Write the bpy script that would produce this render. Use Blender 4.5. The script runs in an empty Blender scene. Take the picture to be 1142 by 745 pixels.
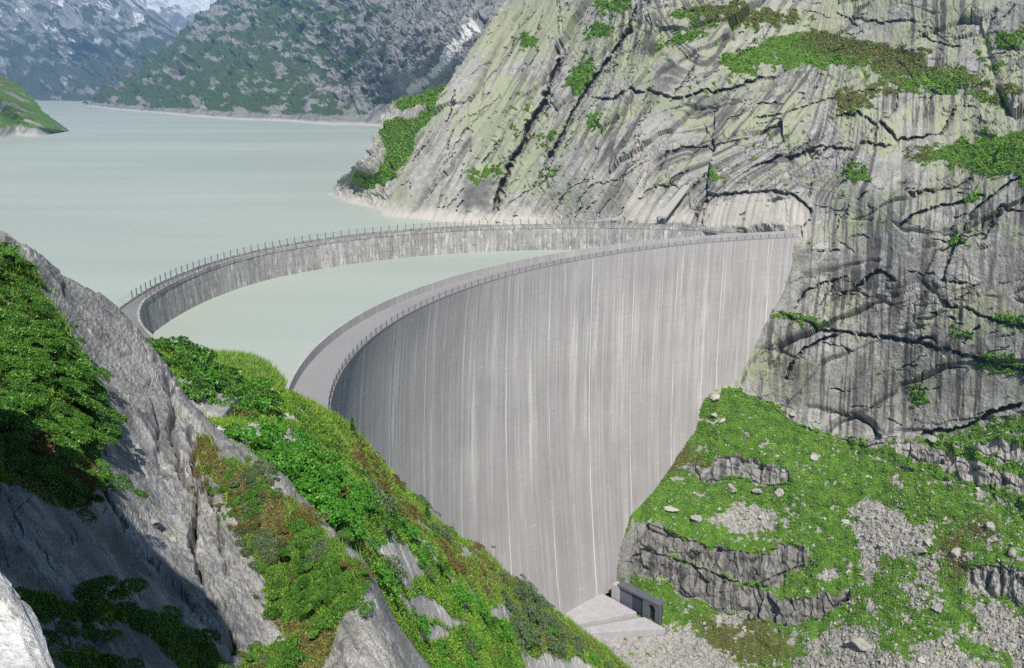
import bpy, math, random
import numpy as np
rng = np.random.default_rng(7)
random.seed(7)
R = math.radians
C = bpy.context.scene.collection
sc = bpy.context.scene

# ------------------------------------------------------------------ camera model (metres; water level is z = 0)
FPX, CX, CY, HOR, CAMH = 1000.0, 571.0, 372.5, 95.0, 75.0
PITCH = math.atan((CY - HOR) / FPX)
cp, sp = math.cos(PITCH), math.sin(PITCH)
CAM = np.array([0.0, 0.0, CAMH])

def ray(px, py):
    x = (np.asarray(px, float) - CX) / FPX
    y = (CY - np.asarray(py, float)) / FPX
    return np.stack([x + 0 * y, cp + y * sp + 0 * x, -sp + y * cp + 0 * x], -1)

def at_y(px, py, Y):
    d = ray(px, py)
    return CAM + d * (np.asarray(Y, float) / d[..., 1])[..., None]

def at_z(px, py, z):
    d = ray(px, py)
    return CAM + d * ((np.asarray(z, float) - CAMH) / d[..., 2])[..., None]

def tan_row(py):
    y = (CY - np.asarray(py, float)) / FPX
    return (-sp + y * cp) / (cp + y * sp)

def u_of(px, py):
    y = (CY - np.asarray(py, float)) / FPX
    return (np.asarray(px, float) - CX) / FPX / (cp + y * sp)

def project(P):
    d = P - CAM
    f = d[..., 1] * cp - d[..., 2] * sp
    return CX + FPX * d[..., 0] / f, CY - FPX * (d[..., 1] * sp + d[..., 2] * cp) / f

SUN = np.array([0.10, -0.70, 0.88]); SUN /= np.linalg.norm(SUN)

# ------------------------------------------------------------------ noise
def _h(ix, iy, seed):
    h = (ix.astype(np.int64) * 374761393 + iy.astype(np.int64) * 668265263 + seed * 1274126177) & 0xFFFFFFFF
    h = ((h ^ (h >> 13)) * 1274126177) & 0xFFFFFFFF
    h = ((h ^ (h >> 16)) * 2246822519) & 0xFFFFFFFF
    return ((h ^ (h >> 15)) & 0xFFFFFF) / float(0x1000000)

def pn(x, y, seed=0):
    xi, yi = np.floor(x), np.floor(y)
    fx, fy = x - xi, y - yi
    wx, wy = fx * fx * fx * (fx * (fx * 6 - 15) + 10), fy * fy * fy * (fy * (fy * 6 - 15) + 10)
    def g(a, b):
        an = _h(xi + a, yi + b, seed) * 6.2831853
        return np.cos(an) * (fx - a) + np.sin(an) * (fy - b)
    return ((g(0, 0) * (1 - wx) + g(1, 0) * wx) * (1 - wy) + (g(0, 1) * (1 - wx) + g(1, 1) * wx) * wy) * 1.5

def fbm(x, y, octs=5, seed=0, gain=0.5, lac=2.03):
    s, a = 0.0, 1.0
    for o in range(octs):
        s = s + a * pn(x, y, seed + o * 17)
        x, y, a = x * lac + 3.7, y * lac + 1.3, a * gain
    return s

def ridged(x, y, octs=4, seed=0):
    s, a = 0.0, 1.0
    for o in range(octs):
        s = s + a * (1 - 2 * np.abs(pn(x, y, seed + o * 17)))
        x, y, a = x * 2.07 + 5.1, y * 2.07 + 9.2, a * 0.5
    return s

def facet(x, y, seed=0, tilt=1.0, off=1.0):
    """broken rock: every cell is a tilted plane; returns height, distance to the cell's edge, cell random"""
    xi, yi = np.floor(x), np.floor(y)
    F1 = np.full(x.shape, 9.0); F2 = F1.copy()
    hh = np.zeros(x.shape); cid = np.zeros(x.shape)
    for a in (-1, 0, 1):
        for b in (-1, 0, 1):
            cx, cy = xi + a, yi + b
            dx = x - (cx + _h(cx, cy, seed)); dy = y - (cy + _h(cx, cy, seed + 1))
            d = dx * dx + dy * dy
            v = off * (_h(cx, cy, seed + 2) - .5) + tilt * ((_h(cx, cy, seed + 3) - .5) * dx + (_h(cx, cy, seed + 4) - .5) * dy) * 1.6
            n = d < F1
            F2 = np.where(n, F1, np.minimum(F2, d))
            F1 = np.where(n, d, F1)
            hh = np.where(n, v, hh)
            cid = np.where(n, _h(cx, cy, seed + 5), cid)
    return hh, np.sqrt(F2) - np.sqrt(F1), cid

def ss(a, b, x):
    t = np.clip((x - a) / (b - a), 0, 1)
    return t * t * (3 - 2 * t)

def tps(pts, vals, qx, qy, lin=True, smooth=1e-6):
    """thin-plate interpolation of scattered values"""
    p = np.asarray(pts, float); v = np.asarray(vals, float); n = len(p)
    def phi(r2): return 0.5 * r2 * np.log(r2 + 1e-12)
    d2 = ((p[:, None] - p[None]) ** 2).sum(-1)
    A = np.zeros((n + 3, n + 3)); A[:n, :n] = phi(d2) + np.eye(n) * smooth
    A[:n, n] = 1; A[:n, n + 1:] = p; A[n, :n] = 1; A[n + 1:, :n] = p.T
    w = np.linalg.solve(A, np.r_[v, 0, 0, 0])
    out = w[n] + w[n + 1] * qx + w[n + 2] * qy
    for k in range(n):
        out = out + w[k] * phi((qx - p[k, 0]) ** 2 + (qy - p[k, 1]) ** 2)
    return out

def polydist(X, Y, pts, pad):
    """signed distance to a polyline, inside its padded box only: (slice mask, distance, sign, position)"""
    p = np.asarray(pts, float)
    m = (X > p[:, 0].min() - pad) & (X < p[:, 0].max() + pad) & (Y > p[:, 1].min() - pad) & (Y < p[:, 1].max() + pad)
    x, y = X[m], Y[m]
    best = np.full(x.shape, 1e9); sg = np.zeros(x.shape); tt = np.zeros(x.shape)
    n = len(p) - 1
    for k in range(n):
        a, b = p[k], p[k + 1]; e = b - a; L2 = (e ** 2).sum()
        t = np.clip(((x - a[0]) * e[0] + (y - a[1]) * e[1]) / L2, 0, 1)
        dx, dy = x - a[0] - t * e[0], y - a[1] - t * e[1]
        d = np.hypot(dx, dy); s = np.sign(e[0] * dy - e[1] * dx)
        n_ = d < best
        best = np.where(n_, d, best); sg = np.where(n_, s, sg); tt = np.where(n_, (k + t) / n, tt)
    return m, best, sg, tt

def inpoly(X, Y, pts):
    p = np.asarray(pts, float); r = np.zeros(X.shape, bool)
    for k in range(len(p)):
        (x0, y0), (x1, y1) = p[k - 1], p[k]
        if y0 == y1: continue
        r ^= ((y0 > Y) != (y1 > Y)) & (X < (x1 - x0) * (Y - y0) / (y1 - y0) + x0)
    return r

def softpoly(X, Y, pts, soft=4.0):
    """1 inside the polygon, 0 outside, soft across the outline"""
    p = list(pts) + [pts[0]]
    out = np.zeros(X.shape)
    m, d, _, _ = polydist(X, Y, p, soft * 2 + 2)
    ins = inpoly(X[m], Y[m], pts)
    out[m] = np.clip(0.5 + np.where(ins, d, -d) / (2 * soft), 0, 1)
    return out

# ------------------------------------------------------------------ mesh helpers
def link(o, parent=None):
    C.objects.link(o)
    if parent: o.parent = parent
    return o

def tag(o, label=None, cat=None, group=None, kind=None):
    if label: o['label'] = label
    if cat: o['category'] = cat
    if group: o['group'] = group
    if kind: o['kind'] = kind
    return o

def raw_mesh(name, V, F, nper=4, mat=None, smooth=True, attrs=None, uv=None, mats=None, mat_idx=None):
    V = np.ascontiguousarray(V, dtype=np.float32); F = np.ascontiguousarray(F, dtype=np.int32)
    me = bpy.data.meshes.new(name)
    nf = len(F)
    me.vertices.add(len(V)); me.vertices.foreach_set('co', V.ravel())
    me.loops.add(nf * nper); me.loops.foreach_set('vertex_index', F.ravel())
    me.polygons.add(nf)
    me.polygons.foreach_set('loop_start', np.arange(0, nf * nper, nper, dtype=np.int32))
    try: me.polygons.foreach_set('loop_total', np.full(nf, nper, dtype=np.int32))
    except Exception: pass
    me.polygons.foreach_set('use_smooth', np.full(nf, smooth, dtype=bool))
    for k, a in (attrs or {}).items():
        at = me.attributes.new(k, 'FLOAT', 'POINT'); at.data.foreach_set('value', np.ascontiguousarray(a, dtype=np.float32).ravel())
    if uv is not None:
        l = me.uv_layers.new(name='UVMap'); l.data.foreach_set('uv', np.ascontiguousarray(uv[F.ravel()], dtype=np.float32).ravel())
    for m in (mats or ([mat] if mat else [])): me.materials.append(m)
    if mat_idx is not None: me.polygons.foreach_set('material_index', np.ascontiguousarray(mat_idx, dtype=np.int32))
    me.update(calc_edges=True)
    return me

def grid_faces(nr, nc, keep=None):
    i = np.arange(nr - 1)[:, None] * nc + np.arange(nc - 1)[None]
    f = np.stack([i, i + 1, i + nc + 1, i + nc], -1).reshape(-1, 4)
    if keep is not None: f = f[keep[f].all(1)]
    return f

def grid_obj(name, P, mat, attrs=None, keep=None, flip=False, smooth=True, uv=None):
    nr, nc = P.shape[:2]
    f = grid_faces(nr, nc, None if keep is None else keep.ravel())
    if flip: f = f[:, ::-1]
    me = raw_mesh(name, P.reshape(-1, 3), f, 4, mat, smooth, attrs, uv)
    return link(bpy.data.objects.new(name, me))

class MB:
    """collects boxes, prisms and tubes into ONE mesh"""
    def __init__(s): s.v, s.f = [], []
    def hexa(s, b, t):
        k = len(s.v); s.v += [tuple(p) for p in b] + [tuple(p) for p in t]; n = len(b)
        s.f.append(tuple(k + i for i in range(n))[::-1]); s.f.append(tuple(k + n + i for i in range(n)))
        for i in range(n): s.f.append((k + i, k + (i + 1) % n, k + n + (i + 1) % n, k + n + i))
        return s
    def box(s, c, size, rz=0.0, axes=None):
        c = np.asarray(c, float); hx, hy, hz = np.asarray(size, float) / 2
        if axes is None:
            ax = np.array([math.cos(rz), math.sin(rz), 0]); ay = np.array([-math.sin(rz), math.cos(rz), 0]); az = np.array([0, 0, 1.0])
        else: ax, ay, az = axes
        q = [(-1, -1), (1, -1), (1, 1), (-1, 1)]
        return s.hexa([c + ax * a * hx + ay * b * hy - az * hz for a, b in q], [c + ax * a * hx + ay * b * hy + az * hz for a, b in q])
    def bar(s, p, q, r, n=6):
        p, q = np.asarray(p, float), np.asarray(q, float); d = q - p; d /= np.linalg.norm(d)
        a = np.cross(d, [0, 0, 1.0] if abs(d[2]) < .9 else [1.0, 0, 0]); a /= np.linalg.norm(a); b = np.cross(d, a)
        ring = [a * math.cos(t) * r + b * math.sin(t) * r for t in np.arange(n) / n * 6.28318]
        return s.hexa([p + w for w in ring], [q + w for w in ring])
    def sweep(s, rings, closed=True, caps=True):
        k = len(s.v); m = len(rings[0])
        for r in rings: s.v += [tuple(p) for p in r]
        for i in range(len(rings) - 1):
            for j in range(m if closed else m - 1):
                a, b = k + i * m + j, k + i * m + (j + 1) % m
                s.f.append((a, b, b + m, a + m))
        if caps and closed:
            s.f.append(tuple(range(k, k + m))[::-1]); s.f.append(tuple(range(k + (len(rings) - 1) * m, k + len(rings) * m)))
        return s
    def build(s, name, mat, parent=None, bevel=0.0, smooth=False, origin=None):
        me = bpy.data.meshes.new(name)
        o0 = np.zeros(3) if origin is None else np.asarray(origin, float)
        me.from_pydata([tuple(np.asarray(p) - o0) for p in s.v], [], s.f); me.update()
        if mat: me.materials.append(mat)
        if smooth: me.polygons.foreach_set('use_smooth', np.ones(len(me.polygons), bool))
        o = link(bpy.data.objects.new(name, me), parent); o.location = o0
        if bevel:
            b = o.modifiers.new('bevel', 'BEVEL'); b.width = bevel; b.segments = 1; b.limit_method = 'ANGLE'
        return o

def empty(name, loc):
    o = bpy.data.objects.new(name, None); o.location = loc; o.empty_display_size = 0.5
    return link(o)

# ------------------------------------------------------------------ material helpers
class NT:
    def __init__(s, name):
        s.m = bpy.data.materials.new(name); s.m.use_nodes = True; s.t = s.m.node_tree; s.n = s.t.nodes
        s.bsdf = s.n['Principled BSDF']; s.bsdf.inputs['Specular IOR Level'].default_value = 0.25
        s.bsdf.inputs['Roughness'].default_value = 0.9
    def put(s, sock, v):
        if isinstance(v, bpy.types.NodeSocket): s.t.links.new(v, sock)
        elif isinstance(v, (tuple, list)) and len(v) == 3 and sock.type == 'RGBA': sock.default_value = (*v, 1)
        else: sock.default_value = v
    def attr(s, name):
        n = s.n.new('ShaderNodeAttribute'); n.attribute_name = name; return n.outputs['Fac']
    def coord(s, kind='Object', scale=(1, 1, 1), rot=(0, 0, 0)):
        c = s.n.new('ShaderNodeTexCoord'); m = s.n.new('ShaderNodeMapping')
        m.inputs['Scale'].default_value = scale; m.inputs['Rotation'].default_value = rot
        s.t.links.new(c.outputs[kind], m.inputs['Vector']); return m.outputs[0]
    def noise(s, vec, scale, detail=4, rough=0.55, dist=0.0):
        n = s.n.new('ShaderNodeTexNoise'); s.t.links.new(vec, n.inputs['Vector'])
        n.inputs['Scale'].default_value = scale; n.inputs['Detail'].default_value = detail
        n.inputs['Roughness'].default_value = rough; n.inputs['Distortion'].default_value = dist
        return n.outputs['Fac']
    def voro(s, vec, scale, feature='F1', out='Distance', rand=1.0):
        n = s.n.new('ShaderNodeTexVoronoi'); n.feature = feature; s.t.links.new(vec, n.inputs['Vector'])
        n.inputs['Scale'].default_value = scale; n.inputs['Randomness'].default_value = rand
        return n.outputs[out]
    def ramp(s, fac, stops):
        n = s.n.new('ShaderNodeValToRGB'); e = n.color_ramp.elements
        while len(e) < len(stops): e.new(0.5)
        for k, (p, c) in enumerate(stops):
            e[k].position = p; e[k].color = (*c, 1) if isinstance(c, (tuple, list)) else (c, c, c, 1)
        s.put(n.inputs[0], fac); return n.outputs[0]
    def mix(s, fac, a, b, mode='MIX'):
        n = s.n.new('ShaderNodeMix'); n.data_type = 'RGBA'; n.blend_type = mode
        s.put(n.inputs[0], fac); s.put(n.inputs[6], a); s.put(n.inputs[7], b); return n.outputs[2]
    def math(s, op, a, b=0.0, clamp=False):
        n = s.n.new('ShaderNodeMath'); n.operation = op; n.use_clamp = clamp
        s.put(n.inputs[0], a); s.put(n.inputs[1], b); return n.outputs[0]
    def map(s, v, a, b, c=0.0, d=1.0):
        n = s.n.new('ShaderNodeMapRange'); s.put(n.inputs[0], v)
        for k, x in zip((1, 2, 3, 4), (a, b, c, d)): s.put(n.inputs[k], x)
        return n.outputs[0]
    def bump(s, h, strength=0.5, dist=1.0):
        n = s.n.new('ShaderNodeBump'); n.inputs['Strength'].default_value = strength; n.inputs['Distance'].default_value = dist
        s.put(n.inputs['Height'], h); s.t.links.new(n.outputs[0], s.bsdf.inputs['Normal'])
    def base(s, c): s.put(s.bsdf.inputs['Base Color'], c); return s.m
    def objrand(s):
        return s.n.new('ShaderNodeObjectInfo').outputs['Random']

# ------------------------------------------------------------------ world, sun, camera
w = bpy.data.worlds.new('World'); sc.world = w; w.use_nodes = True
nt = w.node_tree; sky = nt.nodes.new('ShaderNodeTexSky'); sky.sky_type = 'NISHITA'; sky.sun_disc = False
sun_el = math.asin(SUN[2]); sun_az = math.atan2(SUN[0], SUN[1])
sky.sun_elevation = sun_el; sky.sun_rotation = sun_az; sky.altitude = 1900
nt.links.new(sky.outputs[0], nt.nodes['Background'].inputs[0]); nt.nodes['Background'].inputs[1].default_value = 0.056
L = bpy.data.lights.new('sun', 'SUN'); L.energy = 5.0; L.angle = R(0.53); L.color = (1.0, 0.955, 0.89)
so = link(bpy.data.objects.new('sun', L)); so.rotation_euler = __import__('mathutils').Vector(SUN).to_track_quat('Z', 'Y').to_euler()
cam = bpy.data.cameras.new('camera'); co = link(bpy.data.objects.new('camera', cam))
cam.sensor_width = 36; cam.lens = 36 * FPX / 1142; cam.clip_end = 60000; cam.clip_start = 0.1
co.location = CAM; co.rotation_euler = (math.pi / 2 - PITCH, 0, 0); sc.camera = co
sc.view_settings.view_transform = 'Standard'; sc.view_settings.look = 'None'; sc.view_settings.gamma = 1
sc.view_settings.exposure = 0.62
cy = sc.cycles; cy.max_bounces = 5; cy.diffuse_bounces = 3; cy.volume_bounces = 0; cy.transparent_max_bounces = 8
try: cy.use_denoising = False
except Exception: pass

# ================================================================== dams and water
def concrete(name, col, dark, pale, streak=True, sx=1.0, joint=0.0, courses=0.0, foot_tone=False, k=1.0, kind='UV'):
    n = NT(name)
    def uvc(sc_): return n.coord(kind, sc_)
    v = n.coord(kind)                                   # UV: metres along the arc, metres down the face
    base = n.mix(n.map(n.noise(uvc((0.05, 0.05, 1) if kind == 'UV' else (.25, .25, .25)), 1.0, 5, 0.6), .3, .7), dark, col)
    if streak:
        a = n.noise(uvc((1.1 * sx, 0.012, 1)), 1.0, 6, 0.7)
        base = n.mix(n.map(a, .46, .72, 0, min(1, .75 * k)), base, pale)
        b = n.noise(uvc((0.55 * sx, 0.02, 1)), 1.0, 6, 0.75)
        base = n.mix(n.map(b, .5, .74, 0, min(1, .6 * k)), base, dark)
        zone = n.map(n.noise(uvc((.035, .014, 1)), 1.0, 4, .6), .38, .62, .1, 1.25)
        c = n.noise(uvc((.33 * sx, 0.008, 1)), 1.0, 2, 0.5)
        base = n.mix(n.map(c, .4, .62, 0, .4), base, dark)
        c = n.noise(uvc((1.9 * sx, 0.016, 1)), 1.0, 2, 0.5)
        base = n.mix(n.math('MULTIPLY', zone, n.map(c, .52, .64, 0, .22)), base, dark)
        c = n.noise(uvc((2.3 * sx, 0.011, 1)), 1.0, 2, 0.5)
        base = n.mix(n.math('MULTIPLY', zone, n.map(c, .54, .66, 0, .30)), base, pale)
        c = n.noise(uvc((3.0 * sx, 0.05, 1)), 1.0, 3, 0.7)
        base = n.mix(n.map(c, .3, .75, 0, .3), base, n.mix(.5, dark, pale))
    if k > 1:                                           # blotched old stone
        e = n.noise(uvc((.5, .35, 1)), 1.0, 5, .75)
        base = n.mix(n.map(e, .52, .66, 0, .7), base, tuple(.8 * c for c in dark))
        e = n.noise(uvc((.55, .16, 1)), 1.0, 5, .75)
        base = n.mix(n.map(e, .54, .68, 0, .8), base, pale)
    if foot_tone:                                           # pale patches, darker towards the foot of the wall
        s = n.n.new('ShaderNodeSeparateXYZ'); n.t.links.new(v, s.inputs[0])
        pl = n.noise(uvc((.16, .010, 1)), 1.0, 5, .7)
        base = n.mix(n.map(pl, .55, .68, 0, .6), base, pale)
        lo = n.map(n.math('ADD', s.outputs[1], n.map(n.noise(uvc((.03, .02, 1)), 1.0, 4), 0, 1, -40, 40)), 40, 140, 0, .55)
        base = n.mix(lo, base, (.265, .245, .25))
        e = n.noise(uvc((.10, .5, 1)), 1.0, 5, .8)
        base = n.mix(n.map(e, .6, .75, 0, .5), base, pale)
    if courses:
        s = n.n.new('ShaderNodeSeparateXYZ'); n.t.links.new(v, s.inputs[0])
        k = n.math('FRACT', n.math('DIVIDE', s.outputs[1], courses))
        k = n.math('LESS_THAN', k, .09)
        base = n.mix(n.math('MULTIPLY', k, n.map(n.noise(uvc((.3, .3, 1)), 1, 3), .42, .62, .06, .42)), base, dark)
    if joint:
        s = n.n.new('ShaderNodeSeparateXYZ'); n.t.links.new(v, s.inputs[0])
        for jn, wd, amt in ((joint, .015, .8), (joint / 3, .028, .34)):
            k = n.math('DIVIDE', n.math('SUBTRACT', n.math('ADD', s.outputs[0], n.map(n.noise(uvc((.02, .06, 1)), 1.0, 3), 0, 1, -.5, .5)), 5.0), jn)
            k = n.math('ABSOLUTE', n.math('SUBTRACT', n.math('FRACT', k), .5))
            w1 = n.map(k, 0.0, wd, amt, 0)
            wob = n.map(n.noise(uvc((.13, .03, 1)), 1.0, 4), .36, .6, .15, 1)
            base = n.mix(n.math('MULTIPLY', w1, wob), base, tuple(min(.8, 1.35 * c) for c in pale))
    g = n.noise(uvc((2.5, 2.5, 1)), 1.0, 6, .7)
    base = n.mix(1.0, base, n.ramp(g, [(.3, .78), (.7, 1.12)]), 'MULTIPLY')
    n.bump(g, .35, .12)
    return n.base(base)

M_face = concrete('dam_face_concrete', (.425, .403, .392), (.285, .266, .265), (.72, .70, .665), joint=24.0, courses=3.2, foot_tone=True)
M_road = concrete('crest_road_concrete', (.27, .264, .262), (.235, .23, .23), (.33, .32, .315), streak=False)
M_parapet = concrete('parapet_concrete', (.40, .39, .375), (.29, .28, .27), (.55, .535, .51), sx=.6)
M_old = concrete('old_masonry', (.38, .37, .355), (.13, .125, .12), (.68, .66, .63), sx=.55, courses=3.6, k=1.5)
M_oroad = concrete('old_crest_paving', (.22, .215, .21), (.15, .147, .145), (.30, .29, .28), streak=False)
M_steel = NT('weathered_steel').base((.10, .10, .105))
M_pale_slab = NT('pale_slab').base((.30, .29, .27))

# new dam: two nearly concentric arcs fitted through the photographed crest edges
NC = np.array([162.0, 190.0]); NZ = 11.0; NBASE = -134.0
def pol(pts):
    p = np.array(pts); return np.polyfit(np.radians(p[:, 0]) - 2.4, p[:, 1], 3)
def arc_fit(c, px, z, deg=3):
    p = np.array(px, float); wd = at_z(p[:, 0], p[:, 1], z)
    th = np.arctan2(wd[:, 1] - c[1], wd[:, 0] - c[0]) % (2 * math.pi)
    return np.polyfit(th - 2.4, np.hypot(wd[:, 0] - c[0], wd[:, 1] - c[1]), deg)
PU = arc_fit(NC, [(312, 435), (330, 412), (360, 381), (400, 353), (450, 327), (520, 302), (600, 285), (700, 272), (800, 263), (862, 258)], NZ + 2.2)
PD = arc_fit(NC, [(366, 452), (372, 436), (383, 415), (400, 393), (430, 366), (480, 338), (540, 315), (600, 299), (700, 281), (800, 270), (862, 264)], NZ)
def ru(th): return np.polyval(PU, np.asarray(th) - 2.4)
def rd(th): return np.minimum(np.polyval(PD, np.asarray(th) - 2.4), ru(th) - 3.5)
def batter(th, z):
    h = np.clip((NZ - np.asarray(z, float)) / 145.0, 0, 1.05)
    k = ss(R(139), R(152), np.asarray(th))
    return (1 - k) * (7.2 * h ** 2.2 - 1.2 * np.sin(np.clip(h * 3.3, 0, 3.1416))) - k * 4.8 * (1 - np.exp(-h * 5))
def face_r(th, z): return rd(th) - batter(th, z)
def npt(th, r, z): return np.stack([NC[0] + r * np.cos(th), NC[1] + r * np.sin(th), np.asarray(z, float) + 0 * th], -1)

def face_hit(px, py):
    """where a sight line meets the new dam's downstream face"""
    d = ray(px, py); t = np.linspace(120, 520, 4001); P = CAM + t[:, None] * d
    th = np.arctan2(P[:, 1] - NC[1], P[:, 0] - NC[0]) % (2 * math.pi)
    r = np.hypot(P[:, 0] - NC[0], P[:, 1] - NC[1])
    g = r - face_r(th, P[:, 2])
    ok = (th > 1.2) & (th < 3.6)
    k = np.where((g[1:] > 0) & (g[:-1] <= 0) & ok[1:])[0]
    return P[k[-1] + 1] if len(k) else None

CONTACT = [(888, 266), (884, 290), (870, 330), (845, 380), (815, 428), (800, 432), (782, 453), (777, 481), (756, 509), (726, 557), (708, 580), (693, 606), (688, 637), (683, 664)]
CW = [face_hit(*c) for c in CONTACT]

TH0, TH1 = R(196), R(99.5)
ths = np.linspace(TH0, TH1, 260)
s_arc = (TH0 - ths) * 205.0
dam = empty('arch_dam', (*npt(np.array(2.5), 190.0, 0.0)[:2], NZ))
tag(dam, 'tall smooth pale grey curved concrete dam in front, with streaked wall above the gorge', 'dam')
dz = -np.array(dam.location)
# body: a solid swept along the arc (downstream face finely divided)
zs = np.concatenate([[NZ], NZ - 0.02 - np.linspace(0, 1, 90) * (NZ - NBASE)])
def uv_grid(s, z): return np.stack(np.meshgrid(s, NZ - z), -1).reshape(-1, 2)
T, Z = np.meshgrid(ths, zs)
FaceP = npt(T, face_r(T, Z), Z)
# past the bank the wall stops inside the rock
cz = np.array([c[2] for c in CW]); cth = np.array([math.atan2(c[1] - NC[1], c[0] - NC[0]) % 6.283185 for c in CW])
o_ = np.argsort(cz); th_lim = np.interp(Z, cz[o_], cth[o_]) - 0.05
keepf = T > th_lim
body_V = [FaceP + dz]; 
fo = grid_obj('downstream_face', FaceP + dz, M_face, keep=keepf, uv=uv_grid(s_arc, zs), flip=False); fo.parent = dam
zu = np.array([NZ, -1.0, -30.0, -70.0, NBASE]); Tu, Zu = np.meshgrid(ths, zu)
wl = grid_obj('upstream_face', npt(Tu, ru(Tu) + 0 * Zu, Zu) + dz, M_parapet, uv=uv_grid(s_arc, zu), flip=True); wl.parent = dam
rr = np.array([0.0, .25, .5, .75, 1.0])
Tr, Fr = np.meshgrid(ths, rr)
kr = Tr > R(100)
ro = grid_obj('crest_road', npt(Tr, rd(Tr) - .02 + Fr * (ru(Tr) - rd(Tr)), NZ + .01 + 0 * Tr) + dz, M_road, keep=kr, uv=np.stack([np.tile(s_arc, 5), np.repeat(rr * 8, len(ths))], -1)); ro.parent = dam
def curb(name, ths_, rfun, w_, z0, h, mat, parent, off):
    rings = []
    for t in ths_:
        r = float(rfun(t)); c = np.array([math.cos(t), math.sin(t), 0]); o = np.array([NC[0], NC[1], 0]) + off
        rings.append([o + c * (r - w_ / 2) + [0, 0, z0], o + c * (r + w_ / 2) + [0, 0, z0], o + c * (r + w_ / 2) + [0, 0, z0 + h], o + c * (r - w_ / 2) + [0, 0, z0 + h]])
    b = MB().sweep(rings); me_o = b.build(name, mat, parent)
    u = me_o.data.uv_layers.new(name='UVMap')
    co_ = np.array([me_o.data.vertices[l.vertex_index].co for l in me_o.data.loops])
    th_l = np.arctan2(co_[:, 1] - o[1], co_[:, 0] - o[0]) % 6.2831853
    u.data.foreach_set('uv', np.stack([th_l * 205, co_[:, 2] + np.hypot(co_[:, 0] - o[0], co_[:, 1] - o[1]) * .3], -1).astype(np.float32).ravel())
    return me_o
ths_p = np.linspace(TH0, R(100.6), 150)
curb('parapet', ths_p, lambda t: ru(t) - .35, .8, NZ - .3, 2.6, M_parapet, dam, dz)
curb('edge_curb', ths_p, lambda t: rd(t) + .2, .46, NZ - .2, .42, M_road, dam, dz)
rail = MB()
def line(rf, z, ths_, r=.04):
    P_ = [npt(np.array(t), rf(t), z) + dz for t in ths_]
    for a, b in zip(P_[:-1], P_[1:]): rail.bar(a, b, r, 4)
for z in (.75, 1.15, 1.5): line(lambda t: rd(t) + .2, NZ + z, ths_p[::1], .035)
ro_ = rail.build('handrail', M_steel, dam)
post = MB().bar((0, 0, 0), (0, 0, 1.5), .13, 6).box((0, 0, .06), (.34, .34, .1)).build('railing_post', M_steel, dam)
pth = R(192) - np.arange(82) * (R(192) - R(101.2)) / 81
for k, t in enumerate(pth):
    o = post if k == 0 else link(post.copy(), dam)
    o.location = npt(np.array(t), float(rd(t)) + .2, NZ + .2) + dz
q_ = [npt(np.array(TH0), float(r_), z_) + dz for r_, z_ in ((rd(TH0), NZ), (ru(TH0), NZ), (ru(TH0), NBASE), (rd(TH0) + 5, NBASE))]
MB().hexa(q_, [p_ + np.array([math.sin(TH0), -math.cos(TH0), 0]) * -.6 for p_ in q_]).build('end_wall', M_road, dam)
# pale end slab on the right bank
e0 = npt(np.array(R(102.6)), float(ru(R(102.6))) - 4.2, NZ)
MB().box(at_y(876, 261.5, 396) + dz, (11.0, 4.5, 1.5), rz=R(-8)).build('abutment_slab', M_pale_slab, dam, bevel=.08)

# old dam further upstream
OC = np.array([22.0, 285.0]); OZ = 11.0
PO = arc_fit(OC, [(130, 345), (165, 325), (200, 306), (250, 289), (300, 277), (350, 269), (400, 262), (450, 257), (520, 253), (600, 251), (700, 251), (760, 252)], OZ, 4)
PI = arc_fit(OC, [(160, 378), (175, 367), (210, 345), (250, 327), (290, 313), (340, 302), (400, 293), (450, 288), (520, 282), (600, 279), (640, 278)], 0.0, 3)
def ro_out(t): return np.polyval(PO, np.asarray(t) - 2.4)
def ro_in(t): return np.minimum(np.polyval(PI, np.asarray(t) - 2.4), ro_out(t) - 5.0) + 0.3
odam = empty('old_dam', (-60.0, 390.0, OZ)); oz = -np.array(odam.location)
tag(odam, 'older stained grey masonry dam wall curving across the lake behind the taller dam', 'dam')
OT0, OT1 = R(206), R(56)
tho = np.linspace(OT0, OT1, 300); s_o = (OT0 - tho) * 138
def opt(t, r, z): return np.stack([OC[0] + r * np.cos(t), OC[1] + r * np.sin(t), np.asarray(z, float) + 0 * t], -1)
zo = np.array([OZ - .6, OZ - 3, OZ - 6, OZ - 9, 0, -4, -15]); To, Zo = np.meshgrid(tho, zo)
jag = .12 * pn(To * 138 * .8, Zo * .8, 4)
g = grid_obj('downstream_wall', opt(To, ro_in(To) - (OZ - Zo) * .05 + jag, Zo) + oz, M_old, uv=np.stack(np.meshgrid(s_o, OZ - zo), -1).reshape(-1, 2)); g.parent = odam
zo2 = np.array([OZ - .6, 0, -15]); To2, Zo2 = np.meshgrid(tho, zo2)
g = grid_obj('upstream_wall', opt(To2, ro_out(To2), Zo2) + oz, M_old, flip=True, uv=np.stack(np.meshgrid(s_o, OZ - zo2), -1).reshape(-1, 2)); g.parent = odam
Tq, Fq = np.meshgrid(tho, np.linspace(0, 1, 4))
g = grid_obj('crest_road', opt(Tq, ro_in(Tq) + Fq * (ro_out(Tq) - ro_in(Tq)), OZ - .1 + 0 * Tq) + oz, M_oroad, uv=np.stack([np.tile(s_o, 4), np.repeat(np.arange(4) * 2.5, 300)], -1)); g.parent = odam
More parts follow.
